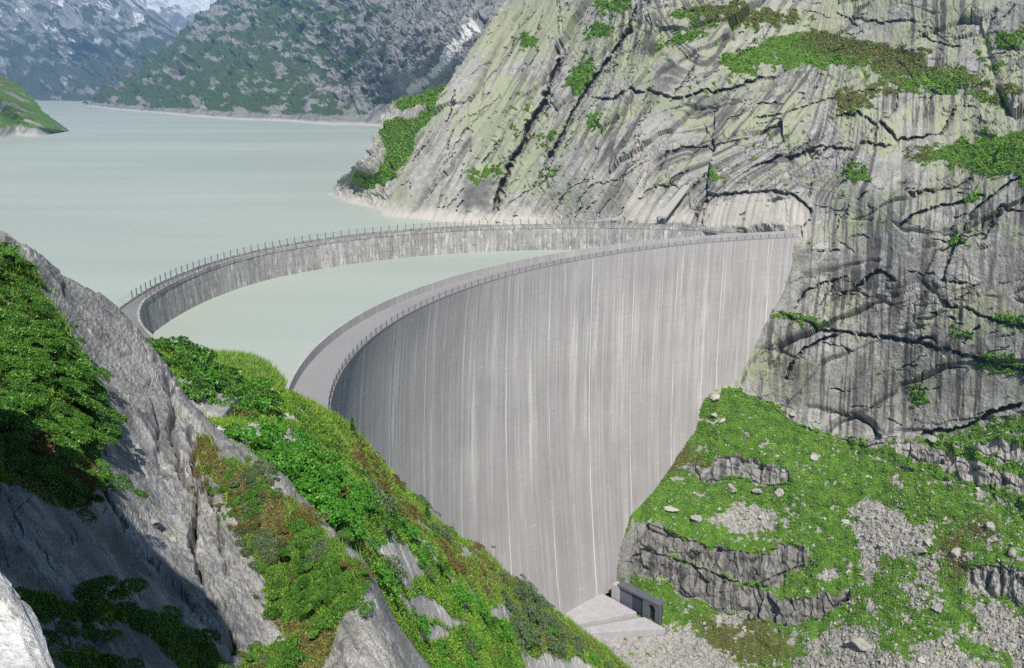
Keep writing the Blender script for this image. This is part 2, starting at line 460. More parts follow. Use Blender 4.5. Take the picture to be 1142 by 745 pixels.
for tc in (OT0, OT1):                                  # closed ends
    q_ = [opt(np.array(tc), float(r_), z_) + oz for r_, z_ in ((ro_in(tc), OZ - .1), (ro_out(tc), OZ - .1), (ro_out(tc), -15), (ro_in(tc) - 1.2, -15))]
    e_ = [p_ + (np.array([math.sin(tc), -math.cos(tc), 0]) * (-.6 if tc == OT0 else .6)) for p_ in q_]
    MB().hexa(q_, e_).build('end_wall', M_oroad, odam)
def ocurb(name, rf, w_, z0, h, mat):
    rings = [[opt(np.array(t), float(rf(t)) + a, z) + oz for a, z in ((-w_ / 2, z0), (w_ / 2, z0), (w_ / 2, z0 + h), (-w_ / 2, z0 + h))] for t in tho[::2]]
    o = MB().sweep(rings).build(name, mat, odam)
    u = o.data.uv_layers.new(name='UVMap'); co_ = np.array([o.data.vertices[l.vertex_index].co for l in o.data.loops]) - oz
    u.data.foreach_set('uv', np.stack([np.arctan2(co_[:, 1] - OC[1], co_[:, 0] - OC[0]) % 6.283185 * 138, co_[:, 2]], -1).astype(np.float32).ravel())
ocurb('downstream_parapet', lambda t: ro_in(t) + .15, .75, OZ - .75, 1.25, M_old)
ocurb('upstream_parapet', lambda t: ro_out(t) - .3, .8, OZ - .75, 1.25, M_old)
opost = MB().bar((0, 0, 0), (0, 0, 2.5), .15, 6).build('fence_post', M_steel, odam)
rpost = MB().bar((0, 0, 0), (0, 0, 1.6), .12, 6).build('railing_post', M_steel, odam)
for k in range(78):
    t = R(186) - k * (R(186) - R(62)) / 77
    for src, rf, first in ((opost, lambda t: ro_out(t) - .3, k == 0), (rpost, lambda t: ro_in(t) + .15, k == 0)):
        o = src if first else link(src.copy(), odam)
        o.location = opt(np.array(t), float(rf(t)), OZ + .45) + oz
for rf, zz in ((lambda t: ro_out(t) - .3, (1.2, 1.9)), (lambda t: ro_in(t) + .15, (.8, 1.35))):
    rail = MB()
    for z in zz:
        P_ = [opt(np.array(t), float(rf(t)), OZ + .5 + z) + oz for t in tho[30:290:2]]
        for a, b in zip(P_[:-1], P_[1:]): rail.bar(a, b, .03, 4)
    rail.build('handrail', M_steel, odam)

# water: one milky sheet, ending inside the new dam's body
n = NT('glacial_water')
streaks = n.noise(n.coord('Object', (.0012, .006, 1)), 1.0, 6, .6, .4)
fine = n.noise(n.coord('Object', (.25, .6, 1)), 1.0, 5, .65)
near = n.noise(n.coord('Object', (.012, .03, 1)), 1.0, 4, .6, .6)
colr = n.mix(n.map(streaks, .42, .62), (.305, .345, .300), (.37, .405, .352))
colr = n.mix(n.map(near, .35, .65, 0, .5), colr, (.33, .37, .32))
n.bump(fine, .05, .25)
n.bsdf.inputs['Roughness'].default_value = .4; n.bsdf.inputs['Specular IOR Level'].default_value = .12
M_water = n.base(colr)
tw = np.linspace(R(196), R(99), 90)
ring = [npt(np.array(t), float(ru(t)) - 1.2, 0.0) for t in tw]
ring += [np.array(p, float) for p in [(150, 400, 0), (240, 480, 0), (200, 1200, 0), (1500, 6000, 0), (-7000, 7000, 0), (-7000, 900, 0), (-420, 260, 0), (-150, 140, 0)]]
me = bpy.data.meshes.new('water'); me.from_pydata([tuple(p) for p in ring], [], [tuple(range(len(ring)))[::-1]]); me.update(); me.materials.append(M_water)
import bmesh as _bm
b = _bm.new(); b.from_mesh(me); _bm.ops.triangulate(b, faces=b.faces[:]); b.normal_update()
for f_ in b.faces:
    if f_.normal.z < 0: f_.normal_flip()
b.to_mesh(me); b.free()
tag(link(bpy.data.objects.new('water', me)), 'pale milky green glacial lake water behind the dams', kind='structure')

# apron and valve house at the foot of the dam
APZ = -133.0
AP = at_z(np.array([627, 680, 742, 645.]), np.array([682, 666, 700, 706.]), APZ)
M_apron = concrete('apron_concrete', (.42, .40, .405), (.33, .315, .32), (.52, .50, .49), streak=False, kind='Object')
ax = AP[3] - AP[2]; ax /= np.linalg.norm(ax); ay = np.array([-ax[1], ax[0], 0])
ap = empty('stilling_apron', AP.mean(0)); a0 = -AP.mean(0)
tag(ap, 'flat pale concrete apron with a dark channel at the foot of the tall dam', 'apron')
def slab(name, q, z0, z1, mat, parent, off, bevel=.1):
    return MB().hexa([np.array([p[0], p[1], z0]) + off for p in q], [np.array([p[0], p[1], z1]) + off for p in q]).build(name, mat, parent, bevel=bevel)
def lerp(a, b, t): return a + (b - a) * t
ext = 14 * (AP[1] - AP[2]) / np.linalg.norm(AP[1] - AP[2])
q_up = [AP[0] + ext, lerp(AP[0], AP[3], .64), lerp(AP[1], AP[2], .50), AP[1] + ext]
q_dn = [lerp(AP[0], AP[3], .80), AP[3], AP[2], lerp(AP[1], AP[2], .64)]
slab('upper_slab', [q_up[k] for k in (0, 1, 2, 3)], APZ - 4, APZ, M_apron, ap, a0)
slab('lower_slab', [q_dn[k] for k in (0, 1, 2, 3)], APZ - 6, APZ - .3, M_apron, ap, a0)
slab('channel', [q_up[1], q_dn[0], q_dn[3], q_up[2]], APZ - 6, APZ - 1.4, M_old, ap, a0)

# valve house wall facing the apron
pa = at_z(np.array(688.0), np.array(668.0), APZ); pb = at_z(np.array(735.0), np.array(692.0), APZ)
pd = (pb - pa) / np.linalg.norm(pb - pa); pn_ = np.array([-pd[1], pd[0], 0]);
if pn_[0] > 0: pn_ = -pn_                                 # outward, towards the apron
Lp = float(np.linalg.norm(pb - pa)) - 1.5; ph = 7.2
M_dark = concrete('dark_concrete', (.115, .12, .135), (.085, .09, .10), (.16, .165, .18), streak=False, kind='Object')
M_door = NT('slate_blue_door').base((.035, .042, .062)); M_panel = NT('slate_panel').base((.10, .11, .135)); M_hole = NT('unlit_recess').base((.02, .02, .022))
ps = empty('valve_house', (pa + pb) / 2); p0_ = -(pa + pb) / 2
tag(ps, 'low dark slate valve house with an arched opening and blue door beside the apron', 'building')
AX = (pd, -pn_, np.array([0, 0, 1.0]))
def pbx(name, s0, s1, z0, z1, d0, d1, mat, bev=.05):
    c = pa + pd * (s0 + s1) / 2 - pn_ * (d0 + d1) / 2; c[2] = APZ + (z0 + z1) / 2
    return MB().box(c + p0_, (s1 - s0, d1 - d0, z1 - z0), axes=AX).build(name, mat, ps, bevel=bev)
pbx('wall', 0, Lp + 1.5, ph - 1.3, ph, -.15, 3.6, M_dark, .2)          # lintel and roof edge
pbx('wall', -3, .9, -2, ph - 1.31, -.1, 3.4, M_apron)                 # end pier against the dam
pbx('panel', .9, Lp * .36, -2, ph - 1.31, .7, 1.4, M_panel)
pbx('door', Lp * .36, Lp * .66, -2, ph - 1.31, .9, 1.5, M_door)
arch = []                                                         # pier with an arched doorway
s0, s1, zt = Lp * .66, Lp + 1.5, ph - 1.31; am, aw, ah = (s0 + s1) / 2 + .3, Lp * .085, 3.6
outl = [(s0, -2), (am - aw, -2)] + [(am + aw * math.cos(t), ah + aw * math.sin(t)) for t in np.linspace(math.pi, 0, 11)] + [(am + aw, -2), (s1, -2), (s1, zt), (s0, zt)]
def q3(s, z, d): c = pa + pd * s - pn_ * d; c[2] = APZ + z; return c + p0_
MB().hexa([q3(s, z, 0) for s, z in outl], [q3(s, z, 1.6) for s, z in outl]).build('arched_wall', M_dark, ps)
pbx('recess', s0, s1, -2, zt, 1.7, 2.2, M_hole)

# ================================================================== the rock hillside on the right
def vec_cols(*c): return np.stack(c, -1)
# control points: (px, py) -> forward distance; inverse distance is interpolated (planes stay planes)
HC = []
for (x, y), P in zip(CONTACT, CW):
    if P is not None: HC.append((x, y, P[1]))
for x, y, z in [(425, 240, 0), (460, 244, 0), (520, 249, 0), (570, 250.5, 0), (620, 250, 1)]:
    HC.append((x, y, float(at_z(x, y, z)[1])))
HC += [(690, 250, 440), (760, 250, 424), (830, 252, 410), (900, 255, 396), (930, 262, 390),
       (490, 95, 585), (560, -5, 650), (600, 95, 560), (620, 0, 612), (700, 170, 480), (700, 95, 515), (700, 0, 560), (620, 190, 505), (530, 180, 545),
       (780, 160, 455), (860, 180, 432), (860, 95, 475), (860, 40, 515), (860, 0, 540), (900, 75, 505), (1000, 70, 480), (960, 150, 415), (1000, 0, 515),
       (1020, 240, 362), (1142, 240, 335), (1142, 180, 352), (1060, 175, 385), (1142, 95, 405), (1142, 0, 455), (1300, 100, 350), (1300, 0, 400), (700, -140, 640), (1000, -140, 600), (1300, -140, 520), (560, -140, 720),
       (940, 330, 372), (1020, 380, 346), (1142, 326, 322), (1142, 400, 312), (900, 400, 366), (1300, 300, 280), (1300, 450, 270),
       (880, 468, 366), (940, 486, 356), (1020, 486, 340), (1100, 466, 318), (1142, 455, 308),
       (1020, 520, 322), (1142, 540, 288), (1142, 600, 268), (1142, 745, 232), (1000, 745, 246), (900, 600, 322), (1000, 600, 300), (850, 570, 343), (800, 500, 363), (880, 530, 345),
       (690, 646, float(pa[1]) + 9), (712, 657, float(pa[1] + pb[1]) / 2 + 9), (738, 672, float(pb[1]) + 6), (746, 700, float(pb[1]) - 1), (742, 708, float(at_z(742, 706, APZ - 2)[1])), (690, 713, float(at_z(690, 710, APZ - 2)[1])), (645, 715, float(at_z(645, 712, APZ - 2)[1])), (740, 745, float(at_z(740, 745, APZ - 9)[1])), (660, 745, float(at_z(660, 745, APZ - 9)[1])), (780, 690, 316), (820, 700, 305), (860, 704, 297), (790, 640, 326), (950, 668, 292), (900, 745, 272),
       (660, 800, 285), (900, 860, 240), (1142, 860, 202), (1300, 600, 235), (1300, 860, 180), (500, 860, 280), (560, 760, 305)]
hp = np.array(HC)
px0, px1, py0, py1, st = 340.0, 1290.0, -70.0, 850.0, 1.12
gx = np.arange(px0, px1, st); gy = np.arange(py0, py1, st)
X, Y = np.meshgrid(gx, gy)
# silhouette on the left: column position limited by the photographed skyline of the near face
def xl(y): return np.interp(y, [-140, 0, 50, 100, 150, 200, 240, 262, 300, 430, 560, 850], [640, 561, 529, 500, 470, 443, 424, 420, 470, 560, 560, 560])
inv = tps(hp[:, :2] / 300, 1 / hp[:, 2], X / 300, Y / 300, smooth=1e-5)
D0 = 1 / np.clip(inv, 1 / 900, 1 / 150)

# ---- masks drawn on the face (vegetation, scree, bare rock)
wx = X + 7 * fbm(X / 26, Y / 26, 3, 31); wy = Y + 5 * fbm(X / 26, Y / 26, 3, 47)
wx = wx + 3.5 * fbm(X / 7, Y / 7, 3, 61); wy = wy + 2.6 * fbm(X / 7, Y / 7, 3, 67)
cl_x = [600, 690, 760, 800, 815, 850, 880, 910, 940, 980, 1020, 1060, 1100, 1142, 1300]
cl_y = [455, 455, 455, 434, 432, 442, 466, 479, 487, 490, 488, 484, 468, 462, 450]
lower = ss(-3, 4, wy - np.interp(wx, cl_x, cl_y))
UP = [[(805, 68), (830, 60), (850, 45), (880, 40), (905, 32), (940, 38), (975, 45), (1000, 55), (1035, 58), (1035, 85), (1015, 90), (990, 95), (960, 80), (925, 78), (905, 72), (880, 82), (860, 70), (835, 80), (815, 82)],
      [(750, 15), (800, 8), (880, 12), (900, 20), (850, 25), (790, 28), (755, 25)],
      [(1010, 168), (1050, 160), (1085, 155), (1142, 150), (1290, 140), (1290, 200), (1142, 200), (1120, 205), (1090, 195), (1060, 185), (1025, 180)],
      [(935, 110), (960, 105), (985, 95), (1000, 105), (975, 115), (950, 132), (935, 128)], [(1058, 90), (1090, 95), (1142, 105), (1142, 115), (1100, 110)],
      [(640, 75), (655, 65), (663, 75), (655, 92), (642, 105), (628, 95)], [(520, 190), (545, 185), (565, 190), (545, 200), (525, 200)], [(600, 195), (625, 185), (620, 198)],
      [(655, 30), (675, 25), (680, 40), (655, 45)], [(665, -4), (710, -4), (700, 12), (670, 12)], [(575, 45), (595, 40), (600, 52), (580, 58)],
      [(940, 195), (960, 188), (972, 200), (955, 206)], [(1073, 220), (1085, 214), (1092, 228), (1078, 231)], [(1115, 355), (1142, 357), (1160, 370), (1120, 366)],
      [(1060, 372), (1085, 374), (1088, 382), (1062, 381)], [(1085, 400), (1110, 398), (1160, 405), (1160, 424), (1105, 410)], [(1015, 430), (1032, 427), (1034, 452), (1018, 453)],
      [(858, 341), (885, 350), (920, 362), (915, 367), (880, 358), (858, 347)], [(1062, 265), (1078, 262), (1082, 273), (1066, 276)], [(730, 50), (770, 30), (800, 35), (765, 50)],
      [(1100, 40), (1142, 30), (1142, 44), (1110, 50)], [(980, 90), (1060, 75), (1110, 95), (1060, 100), (1000, 104)], [(790, 200), (815, 196), (812, 203)], [(1125, 200), (1142, 203), (1142, 214)],
      [(600, 150), (618, 145), (622, 155), (605, 160)], [(652, 135), (665, 130), (668, 142), (655, 146)], [(1090, 60), (1120, 70), (1110, 78)]]
veg_up = np.zeros(X.shape)
for p in UP: veg_up = np.maximum(veg_up, softpoly(wx, wy, p, 9))
_vn = .42 * fbm(X / 11, Y / 6, 5, 64, .62) + .20 * fbm(X / 40, Y / 14, 3, 66)
veg_up = ss(.40, .60, veg_up + _vn)
brown = np.zeros(X.shape)
for p in [[(895, 30), (1040, 45), (1060, 80), (980, 90), (930, 60), (890, 50)], [(748, 10), (880, 5), (910, 22), (800, 32)], [(925, 100), (1005, 90), (1000, 120), (930, 135)], [(1050, 85), (1150, 95), (1150, 120)],
          [(1000, 160), (1040, 160), (1030, 180), (1005, 178)], [(770, 690), (860, 690), (890, 735), (800, 745)], [(1050, 60), (1140, 85), (1120, 100)], [(730, 512), (770, 495), (790, 520), (740, 530)]]:
    brown = np.maximum(brown, softpoly(wx, wy, p, 9))
band1 = [(684, 640), (690, 600), (706, 580), (737, 589), (785, 607), (838, 616), (877, 607), (890, 599), (906, 625), (884, 640), (862, 655), (835, 652), (790, 637), (745, 617), (722, 622), (705, 650)]
band2 = [(684, 650), (690, 622), (720, 613), (750, 622), (835, 656), (886, 667), (926, 664), (956, 650), (940, 672), (921, 687), (882, 698), (833, 691), (794, 678), (750, 656), (728, 640), (705, 648)]
band3 = [(751, 517), (770, 520), (792, 517), (802, 509), (823, 508), (846, 514), (884, 529), (884, 540), (856, 540), (818, 532), (792, 535), (770, 530)]
ledge = [(930, 492), (984, 491), (1043, 489), (1083, 496), (1142, 480), (1290, 470), (1290, 600), (1142, 570), (1089, 542), (1043, 532), (984, 514), (950, 500)]
dslab = [(1076, 630), (1112, 629), (1142, 640), (1200, 655), (1200, 690), (1142, 672), (1125, 668), (1101, 660), (1080, 645)]
RK = [band1, band2, band3, ledge, dslab, [(693, 606), (700, 585), (712, 579), (705, 610)]]
GR = [[(813, 563), (858, 568), (886, 575), (884, 593), (856, 598), (812, 595), (786, 590), (795, 578)],
      [(951, 563), (984, 557), (1022, 583), (1043, 606), (1020, 622), (985, 625), (978, 655), (962, 640), (948, 600)], [(1082, 660), (1142, 681), (1290, 720), (1290, 850), (1142, 760), (1125, 732), (1087, 700)],
      [(880, 760), (900, 713), (942, 692), (964, 700), (980, 722), (1019, 734), (1046, 704), (1074, 700), (1065, 726), (1142, 745), (1290, 850), (880, 850)],
      [(560, 760), (620, 705), (660, 700), (741, 695), (772, 700), (800, 720), (830, 745), (830, 850), (560, 850)], [(794, 687), (816, 680), (820, 697), (800, 700)], [(995, 650), (1020, 640), (1035, 680), (1015, 672)],
      [(930, 660), (955, 668), (940, 680)], [(1030, 600), (1050, 640), (1045, 690), (1025, 650)], [(820, 640), (870, 630), (860, 645)], [(905, 640), (925, 632), (940, 645), (915, 650)]]
rk = np.zeros(X.shape)
for p in RK: rk = np.maximum(rk, softpoly(wx * .9 + X * .1, wy * .9 + Y * .1 + 5 * fbm(X / 16, Y / 30, 3, 63), p, 2.0))
gr = np.zeros(X.shape)
for p in GR: gr = np.maximum(gr, softpoly(wx, wy, p, 10))
gr = ss(.36, .66, gr + .34 * fbm(X / 9, Y / 6, 4, 65, .6) + .28 * fbm(X / 28, Y / 18, 3, 68) - .10)
nz = fbm(X / 17, Y / 11, 4, 5)
patch = ss(.44, .72, .75 * fbm(X / 30, Y / 17, 4, 88) + .42 * fbm(X / 7, Y / 4.5, 3, 89) + .25 * ss(850, 1100, X) - .02 + .16 * ss(640, 720, Y))
gr = np.clip(gr + .9 * patch * lower * (1 - rk), 0, 1)
inled = softpoly(X, Y, ledge, 4)
strips = ss(.05, .3, np.sin((Y - .34 * X + 5 * nz) / 5.2) * .6 + .5 * nz) * inled
veg = np.maximum(veg_up * (1 - lower), lower * (1 - rk) * (1 - gr))
veg = np.maximum(veg, strips * .95)
tuft = ss(.74, .9, fbm(X / 9, Y / 4, 4, 121) + .35 * fbm(X / 90, Y / 60, 2, 122)) * (1 - lower) * ss(440, 520, X) * ss(232, 215, Y + 900 * (X > 905))
veg = np.maximum(veg, tuft * .9)
# left outcrop is a separate, nearer piece of the same hill; see below

# cliff bands stand nearly upright: take the slope out of them, column by column
cm = np.clip(rk * np.where(inpoly(X, Y, ledge), .45, 1.0), 0, 1)
g_ = np.gradient(D0, axis=0)
dl = np.cumsum(g_ * cm * .85, axis=0)                      # what the slope loses
def boxblur(a, k):
    c_ = np.cumsum(np.pad(a, ((k + 1, k), (0, 0)), mode='edge'), axis=0); return (c_[2 * k + 1:] - c_[:-2 * k - 1]) / (2 * k + 1)
D0 = D0 - (dl - boxblur(boxblur(dl, 45), 45)) * lower * ss(4, 30, np.abs(X - 690) + np.clip(X - 690, 0, None))
# ---- relief
px_m = D0 / FPX                                            # metres per pixel
tR = ss(650, 880, X - .55 * (np.minimum(Y, 190) - 100) + 1.6 * np.clip(Y - 230, 0, 200))                     # 0: steep diagonal slabs on the left, 1: ledges on the right
a58, a62 = R(57), R(20)
aL, cL = X * math.cos(a58) - Y * math.sin(a58), X * math.sin(a58) + Y * math.cos(a58)
aR, cR = X * math.cos(a62) - Y * math.sin(a62), X * math.sin(a62) + Y * math.cos(a62)
w1, w2 = 5 * fbm(X / 60, Y / 60, 3, 3), 5 * fbm(X / 60, Y / 60, 3, 9)
hL1, eL1, _ = facet((aL + w1) / 190, (cL + w2) / 46, 11, 1.3, .22)
hL2, eL2, _ = facet((aL + w1) / 46, (cL + w2) / 13, 12, 1.2, .5)
hL3, eL3, _ = facet((aL + w2) / 18, (cL + w1) / 6, 13, 1.1)
hR1, eR1, _ = facet((aR + w1 * 2) / 150, (cR + w2) / 55, 21, 1.3, .22)
hR2, eR2, _ = facet((aR + w1) / 40, (cR + w2) / 16, 22, 1.2, .5)
hR3, eR3, _ = facet((aR + w2) / 15, (cR + w1) / 7, 23, 1.1)
h1 = hL1 * (1 - tR) + hR1 * tR; h2 = hL2 * (1 - tR) + hR2 * tR; h3 = hL3 * (1 - tR) + hR3 * tR
e1 = np.where(tR < .5, eL1, eR1); e2 = np.where(tR < .5, eL2, eR2); e3 = np.where(tR < .5, eL3, eR3)
rough = ss(-.25, .45, fbm(X / 90, Y / 70, 3, 77))          # some faces glacier-smooth, some broken
smooth_r = np.zeros(X.shape)
for p in [[(425, 240), (560, 20), (640, 60), (560, 190), (540, 245)], [(775, 258), (785, 222), (830, 216), (880, 218), (905, 235), (900, 258)], [(780, 256), (790, 224), (830, 218), (880, 220), (903, 236), (898, 256)], [(890, 480), (860, 430), (940, 378), (1010, 384), (1020, 485), (950, 485)],
          [(900, 240), (960, 200), (1090, 210), (1060, 320), (940, 300)], [(1040, 390), (1142, 420), (1142, 450), (1020, 480)], [(760, 90), (850, 30), (830, 100), (770, 110)]]:
    smooth_r = np.maximum(smooth_r, softpoly(wx, wy, p, 14))
flat_r = softpoly(wx, wy, [(778, 256), (790, 226), (830, 220), (880, 222), (900, 236), (896, 256)], 4)
rough = np.clip(rough * 1.1 + .02, .10, .85) * (1 - .88 * smooth_r)
disp = 6.2 * h1 * (1 - .5 * smooth_r) + 2.3 * h2 * rough * (.5 + .5 * tR) + .9 * h3 * rough * (.45 + .55 * tR)
disp += .5 * fbm(X / 40, Y / 40, 3, 41) + .13 * np.where(tR < .5, ridged(aL / 34, cL / 6, 4, 19), ridged(aR / 34, cR / 6, 4, 20)) * rough + fbm(X / 4, Y / 4, 3, 43) * (.10 + .25 * rough)
disp -= 2.2 * np.exp(-(e1 / .05) ** 2) * ss(.35, .6, fbm(X / 50, Y / 50, 2, 14) + .5) + 1.3 * np.exp(-(e2 / .045) ** 2) * rough
disp = disp * (1 - .85 * flat_r) + 1.5 * flat_r
# on the vegetated slope only soft ground, with blocky rock bands
lowsoft = 1.0 * fbm(X / 38, Y / 26, 4, 51) * 1.3 + .55 * fbm(X / 9, Y / 7, 3, 53)
blockh, blocke, _ = facet((X + .5 * w1) / 11, (Y - .28 * X + w2 * .5) / 24, 71, .9)
blockd = 3.0 * blockh * (.5 + ss(-.3, .3, fbm(X / 25, Y / 25, 2, 75))) - 1.1 * np.exp(-(blocke / .045) ** 2) + .5 * fbm(X / 4, Y / 7, 3, 72) + .35 * np.tanh(3 * np.sin((Y - .26 * X + 5 * fbm(X / 20, Y / 20, 2, 74)) / 3.4))
grav_h, grav_e, _ = facet(X / 4.2, Y / 3.2, 73, .9)
lowd = lowsoft * (1 - rk) + blockd * rk + gr * (1 - rk) * 0.75 * grav_h
disp = disp * (1 - lower) + lowd * lower
disp += veg * (1 - lower) * .9 * (fbm(X / 6, Y / 5, 3, 81) + .4)
depth_extra = np.zeros(X.shape)

CR = [  # (points, half-width px, depth m, step m, reach px)
 ([(621, 45), (622, 70), (614, 91), (605, 115), (589, 136), (584, 157), (570, 178), (563, 196), (554, 217), (549, 241)], 2.7, 13, 6.0, 26),
 ([(712, 2), (706, 24), (692, 45), (675, 70), (657, 94), (640, 119), (633, 136), (619, 161), (601, 189)], 2.0, 9, 3.0, 20),
 ([(626, 0), (624, 35), (629, 60), (621, 75)], 1.2, 3, 2, 15), ([(654, 108), (685, 112), (706, 101), (727, 101), (745, 109), (763, 112), (787, 101), (815, 101), (847, 87), (882, 84)], 1.6, 5, -3.5, 16),
 ([(615, 241), (633, 210), (657, 199)], 1.2, 3, 1.5, 10), ([(710, 224), (731, 206), (755, 206)], 1.2, 3, -2, 12), ([(556, 231), (590, 210), (615, 195), (630, 185)], 1, 2.5, 1.5, 12),
 ([(927, 133), (959, 129), (980, 140), (1001, 156), (1022, 154), (1050, 147), (1060, 129), (1067, 115)], 1.4, 5, -3.5, 18), ([(836, 189), (864, 178), (892, 173), (913, 164), (938, 163), (966, 163), (1001, 163)], 1.3, 4, -3.5, 18),
 ([(836, 131), (871, 129), (899, 121), (931, 115), (938, 108)], 1.1, 3, -2.5, 14), ([(948, 14), (969, 21), (994, 23), (1022, 21)], 1.2, 4, -2.5, 14), ([(1022, 33), (1039, 45), (1050, 49), (1074, 52)], 1.2, 4, -2.5, 14),
 ([(1050, 42), (1071, 38), (1081, 28), (1087, 10)], 1.1, 3, 2, 12), ([(1106, 24), (1123, 21), (1134, 7)], 1, 3, -2, 10), ([(966, 161), (973, 140)], 1, 3, 1, 8), ([(1011, 217), (1039, 210), (1067, 210), (1085, 199)], 1.2, 3.5, -3, 16),
 ([(1001, 252), (1022, 238), (1050, 229), (1081, 227)], 1.3, 4, -3.5, 18), ([(1142, 206), (1127, 210), (1110, 224), (1088, 238), (1078, 259)], 1.3, 4, 2.5, 14), ([(1102, 259), (1116, 238), (1142, 241)], 1, 3, -2, 12),
 ([(934, 326), (952, 322), (973, 306), (983, 303), (1001, 313)], 1.4, 5, -3.5, 20), ([(885, 348), (896, 324), (917, 313), (934, 310)], 1.2, 3.5, -2, 12), ([(913, 345), (931, 312)], 1, 3, 1.5, 10), ([(864, 341), (875, 324), (882, 303)], 1, 3, 1.5, 10),
 ([(857, 343), (882, 355), (910, 366), (945, 370), (966, 375), (994, 378), (1018, 383), (1043, 390), (1085, 399), (1127, 408), (1200, 420)], 1.5, 5, -3.5, 22), ([(941, 371), (917, 376), (896, 387), (882, 408), (875, 425)], 1.6, 5, 3.0, 16),
 ([(1050, 334), (1071, 341), (1088, 352), (1113, 362), (1200, 375)], 1.3, 4, -3, 16), ([(1018, 485), (1057, 481), (1081, 474), (1106, 460), (1127, 453), (1200, 450)], 2.2, 8, -4, 16), ([(1085, 240), (1074, 264), (1060, 285), (1050, 320)], 1.4, 4, 2.5, 16),
 ([(1116, 240), (1106, 257), (1095, 271)], 1, 3, 1.5, 8), ([(819, 397), (843, 387)], 2.2, 6, 1, 6), ([(836, 387), (847, 362), (857, 345)], 1.1, 3.5, 1.5, 10), ([(826, 429), (840, 401), (857, 380)], 1.2, 3.5, 1.5, 10), ([(1022, 384), (1036, 381), (1046, 386)], 3.0, 5, -1, 8),
 ([(770, 258), (780, 228), (800, 219), (850, 216), (885, 219), (903, 232), (904, 246), (893, 259)], 1.4, 4, -3.5, 12), ([(690, 215), (700, 180), (718, 150)], 1, 2.5, 1.5, 12), ([(740, 170), (770, 160), (795, 163), (840, 150)], 1, 3, -2, 12),
 ([(640, 228), (660, 205), (690, 200), (720, 180)], 1, 2.5, -1.5, 12), ([(870, 10), (850, 40), (820, 70)], 1, 2.5, 1.5, 12), ([(780, 60), (770, 85), (750, 108)], 1.2, 3, 1.8, 12), ([(500, 140), (560, 70), (590, 30)], .9, 2, 1, 14), ([(470, 225), (520, 150), (540, 120)], .8, 1.6, .8, 10),
 ([(690, 632), (720, 614), (750, 622), (790, 638), (835, 655), (862, 656)], 1.3, 3, -2.2, 12), ([(884, 668), (900, 650), (912, 629)], 1.4, 3, 1.5, 8), ([(838, 656), (870, 640), (905, 626)], 1.3, 3, -2, 8),
 ([(690, 602), (708, 582), (737, 590), (785, 609), (838, 618), (877, 609), (890, 601)], 1.0, 1, -3.2, 14), ([(728, 641), (750, 657), (794, 679), (833, 692), (882, 699), (921, 688), (956, 652)], 1.3, 2, 3.0, 12), ([(1076, 632), (1112, 631), (1142, 645), (1200, 660)], 1, 1.5, -3, 12), ([(1082, 662), (1125, 670), (1200, 692)], 1.4, 3, 2, 10),
 ([(751, 519), (792, 519), (802, 511), (823, 510), (846, 516), (884, 531)], .9, .6, -2.4, 9), ([(786, 536), (818, 534), (856, 541), (884, 541)], 1.2, 2, 1.4, 8), ([(943, 497), (1010, 494), (1060, 496), (1142, 520)], 1, 1.5, -1.6, 9), ([(984, 515), (1043, 533), (1089, 543), (1142, 569), (1200, 590)], 1.2, 2, 1.6, 8), ([(1000, 500), (1060, 512), (1142, 545)], 1, 1.6, -1.4, 7), ([(815, 436), (850, 444), (880, 469), (910, 482), (940, 490), (1020, 490)], 1.2, 2, 1.0, 8)]
r2 = np.random.default_rng(5)
for k in range(380):                                           # secondary joints following the two trends
    x0, y0 = r2.uniform(440, 1280), r2.uniform(-60, 480)
    if y0 > np.interp(x0, cl_x, cl_y) - 8 or (y0 > 245 and x0 < 900): continue
    t_ = float(ss(650, 880, x0 - .55 * (min(y0, 190) - 100) + 1.6 * min(max(y0 - 230, 0), 200)))
    ang = R(57) * (1 - t_) + t_ * (r2.choice([R(-12), R(14), R(24), R(78)], p=[.3, .3, .2, .2])) + r2.normal(0, .16)
    Ls = r2.uniform(8, 42); pts = []; x_, y_ = x0, y0
    for q in range(6):
        pts.append((x_, y_)); ang += r2.normal(0, .10); x_ += Ls / 5 * math.cos(ang); y_ -= Ls / 5 * math.sin(ang)
    CR.append((pts, r2.uniform(.5, .9), r2.uniform(1.5, 4.2), r2.uniform(.3, 1.3) * r2.choice([-1, 1, -1]), r2.uniform(5, 11)))
crackm = np.zeros(X.shape); clft = np.zeros(X.shape)
wcx, wcy = X + 1.7 * fbm(X / 9, Y / 9, 3, 101), Y + 1.7 * fbm(X / 9, Y / 9, 3, 103)
for pts, hw, dep, step, reach in CR:
    m, d, s, t = polydist(wcx, wcy, pts, reach * 2.4)
    ends = ss(0, .08, t) * ss(1, .92, t)
    wv = hw * (.30 + 1.05 * np.abs(pn(X[m] / 11, Y[m] / 11, 7)))
    ends = ends * ss(-.75, -.25, pn(X[m] / 8, Y[m] / 8, 8))
    clft[m] = np.maximum(clft[m], ends * 1.0 * dep * np.exp(-(d / wv) ** 2))
    disp[m] += ends * (.19 * step * np.tanh(s * d / .6) * np.exp(-d / reach))
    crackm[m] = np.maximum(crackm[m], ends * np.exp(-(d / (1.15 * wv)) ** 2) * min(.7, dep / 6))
N0 = np.array([-.42, -.62, .66]); N0 /= np.linalg.norm(N0)
near_contact = np.full(X.shape, 99.0)
m, d, s, t = polydist(X, Y, CONTACT, 40); near_contact[m] = d
disp *= .12 + .88 * ss(2, 22, near_contact)
m, d, s, t = polydist(X, Y, [(425, 240), (460, 244), (520, 249), (600, 251)], 30); q_ = np.full(X.shape, 99.0); q_[m] = d
disp *= .25 + .75 * ss(1, 14, q_)
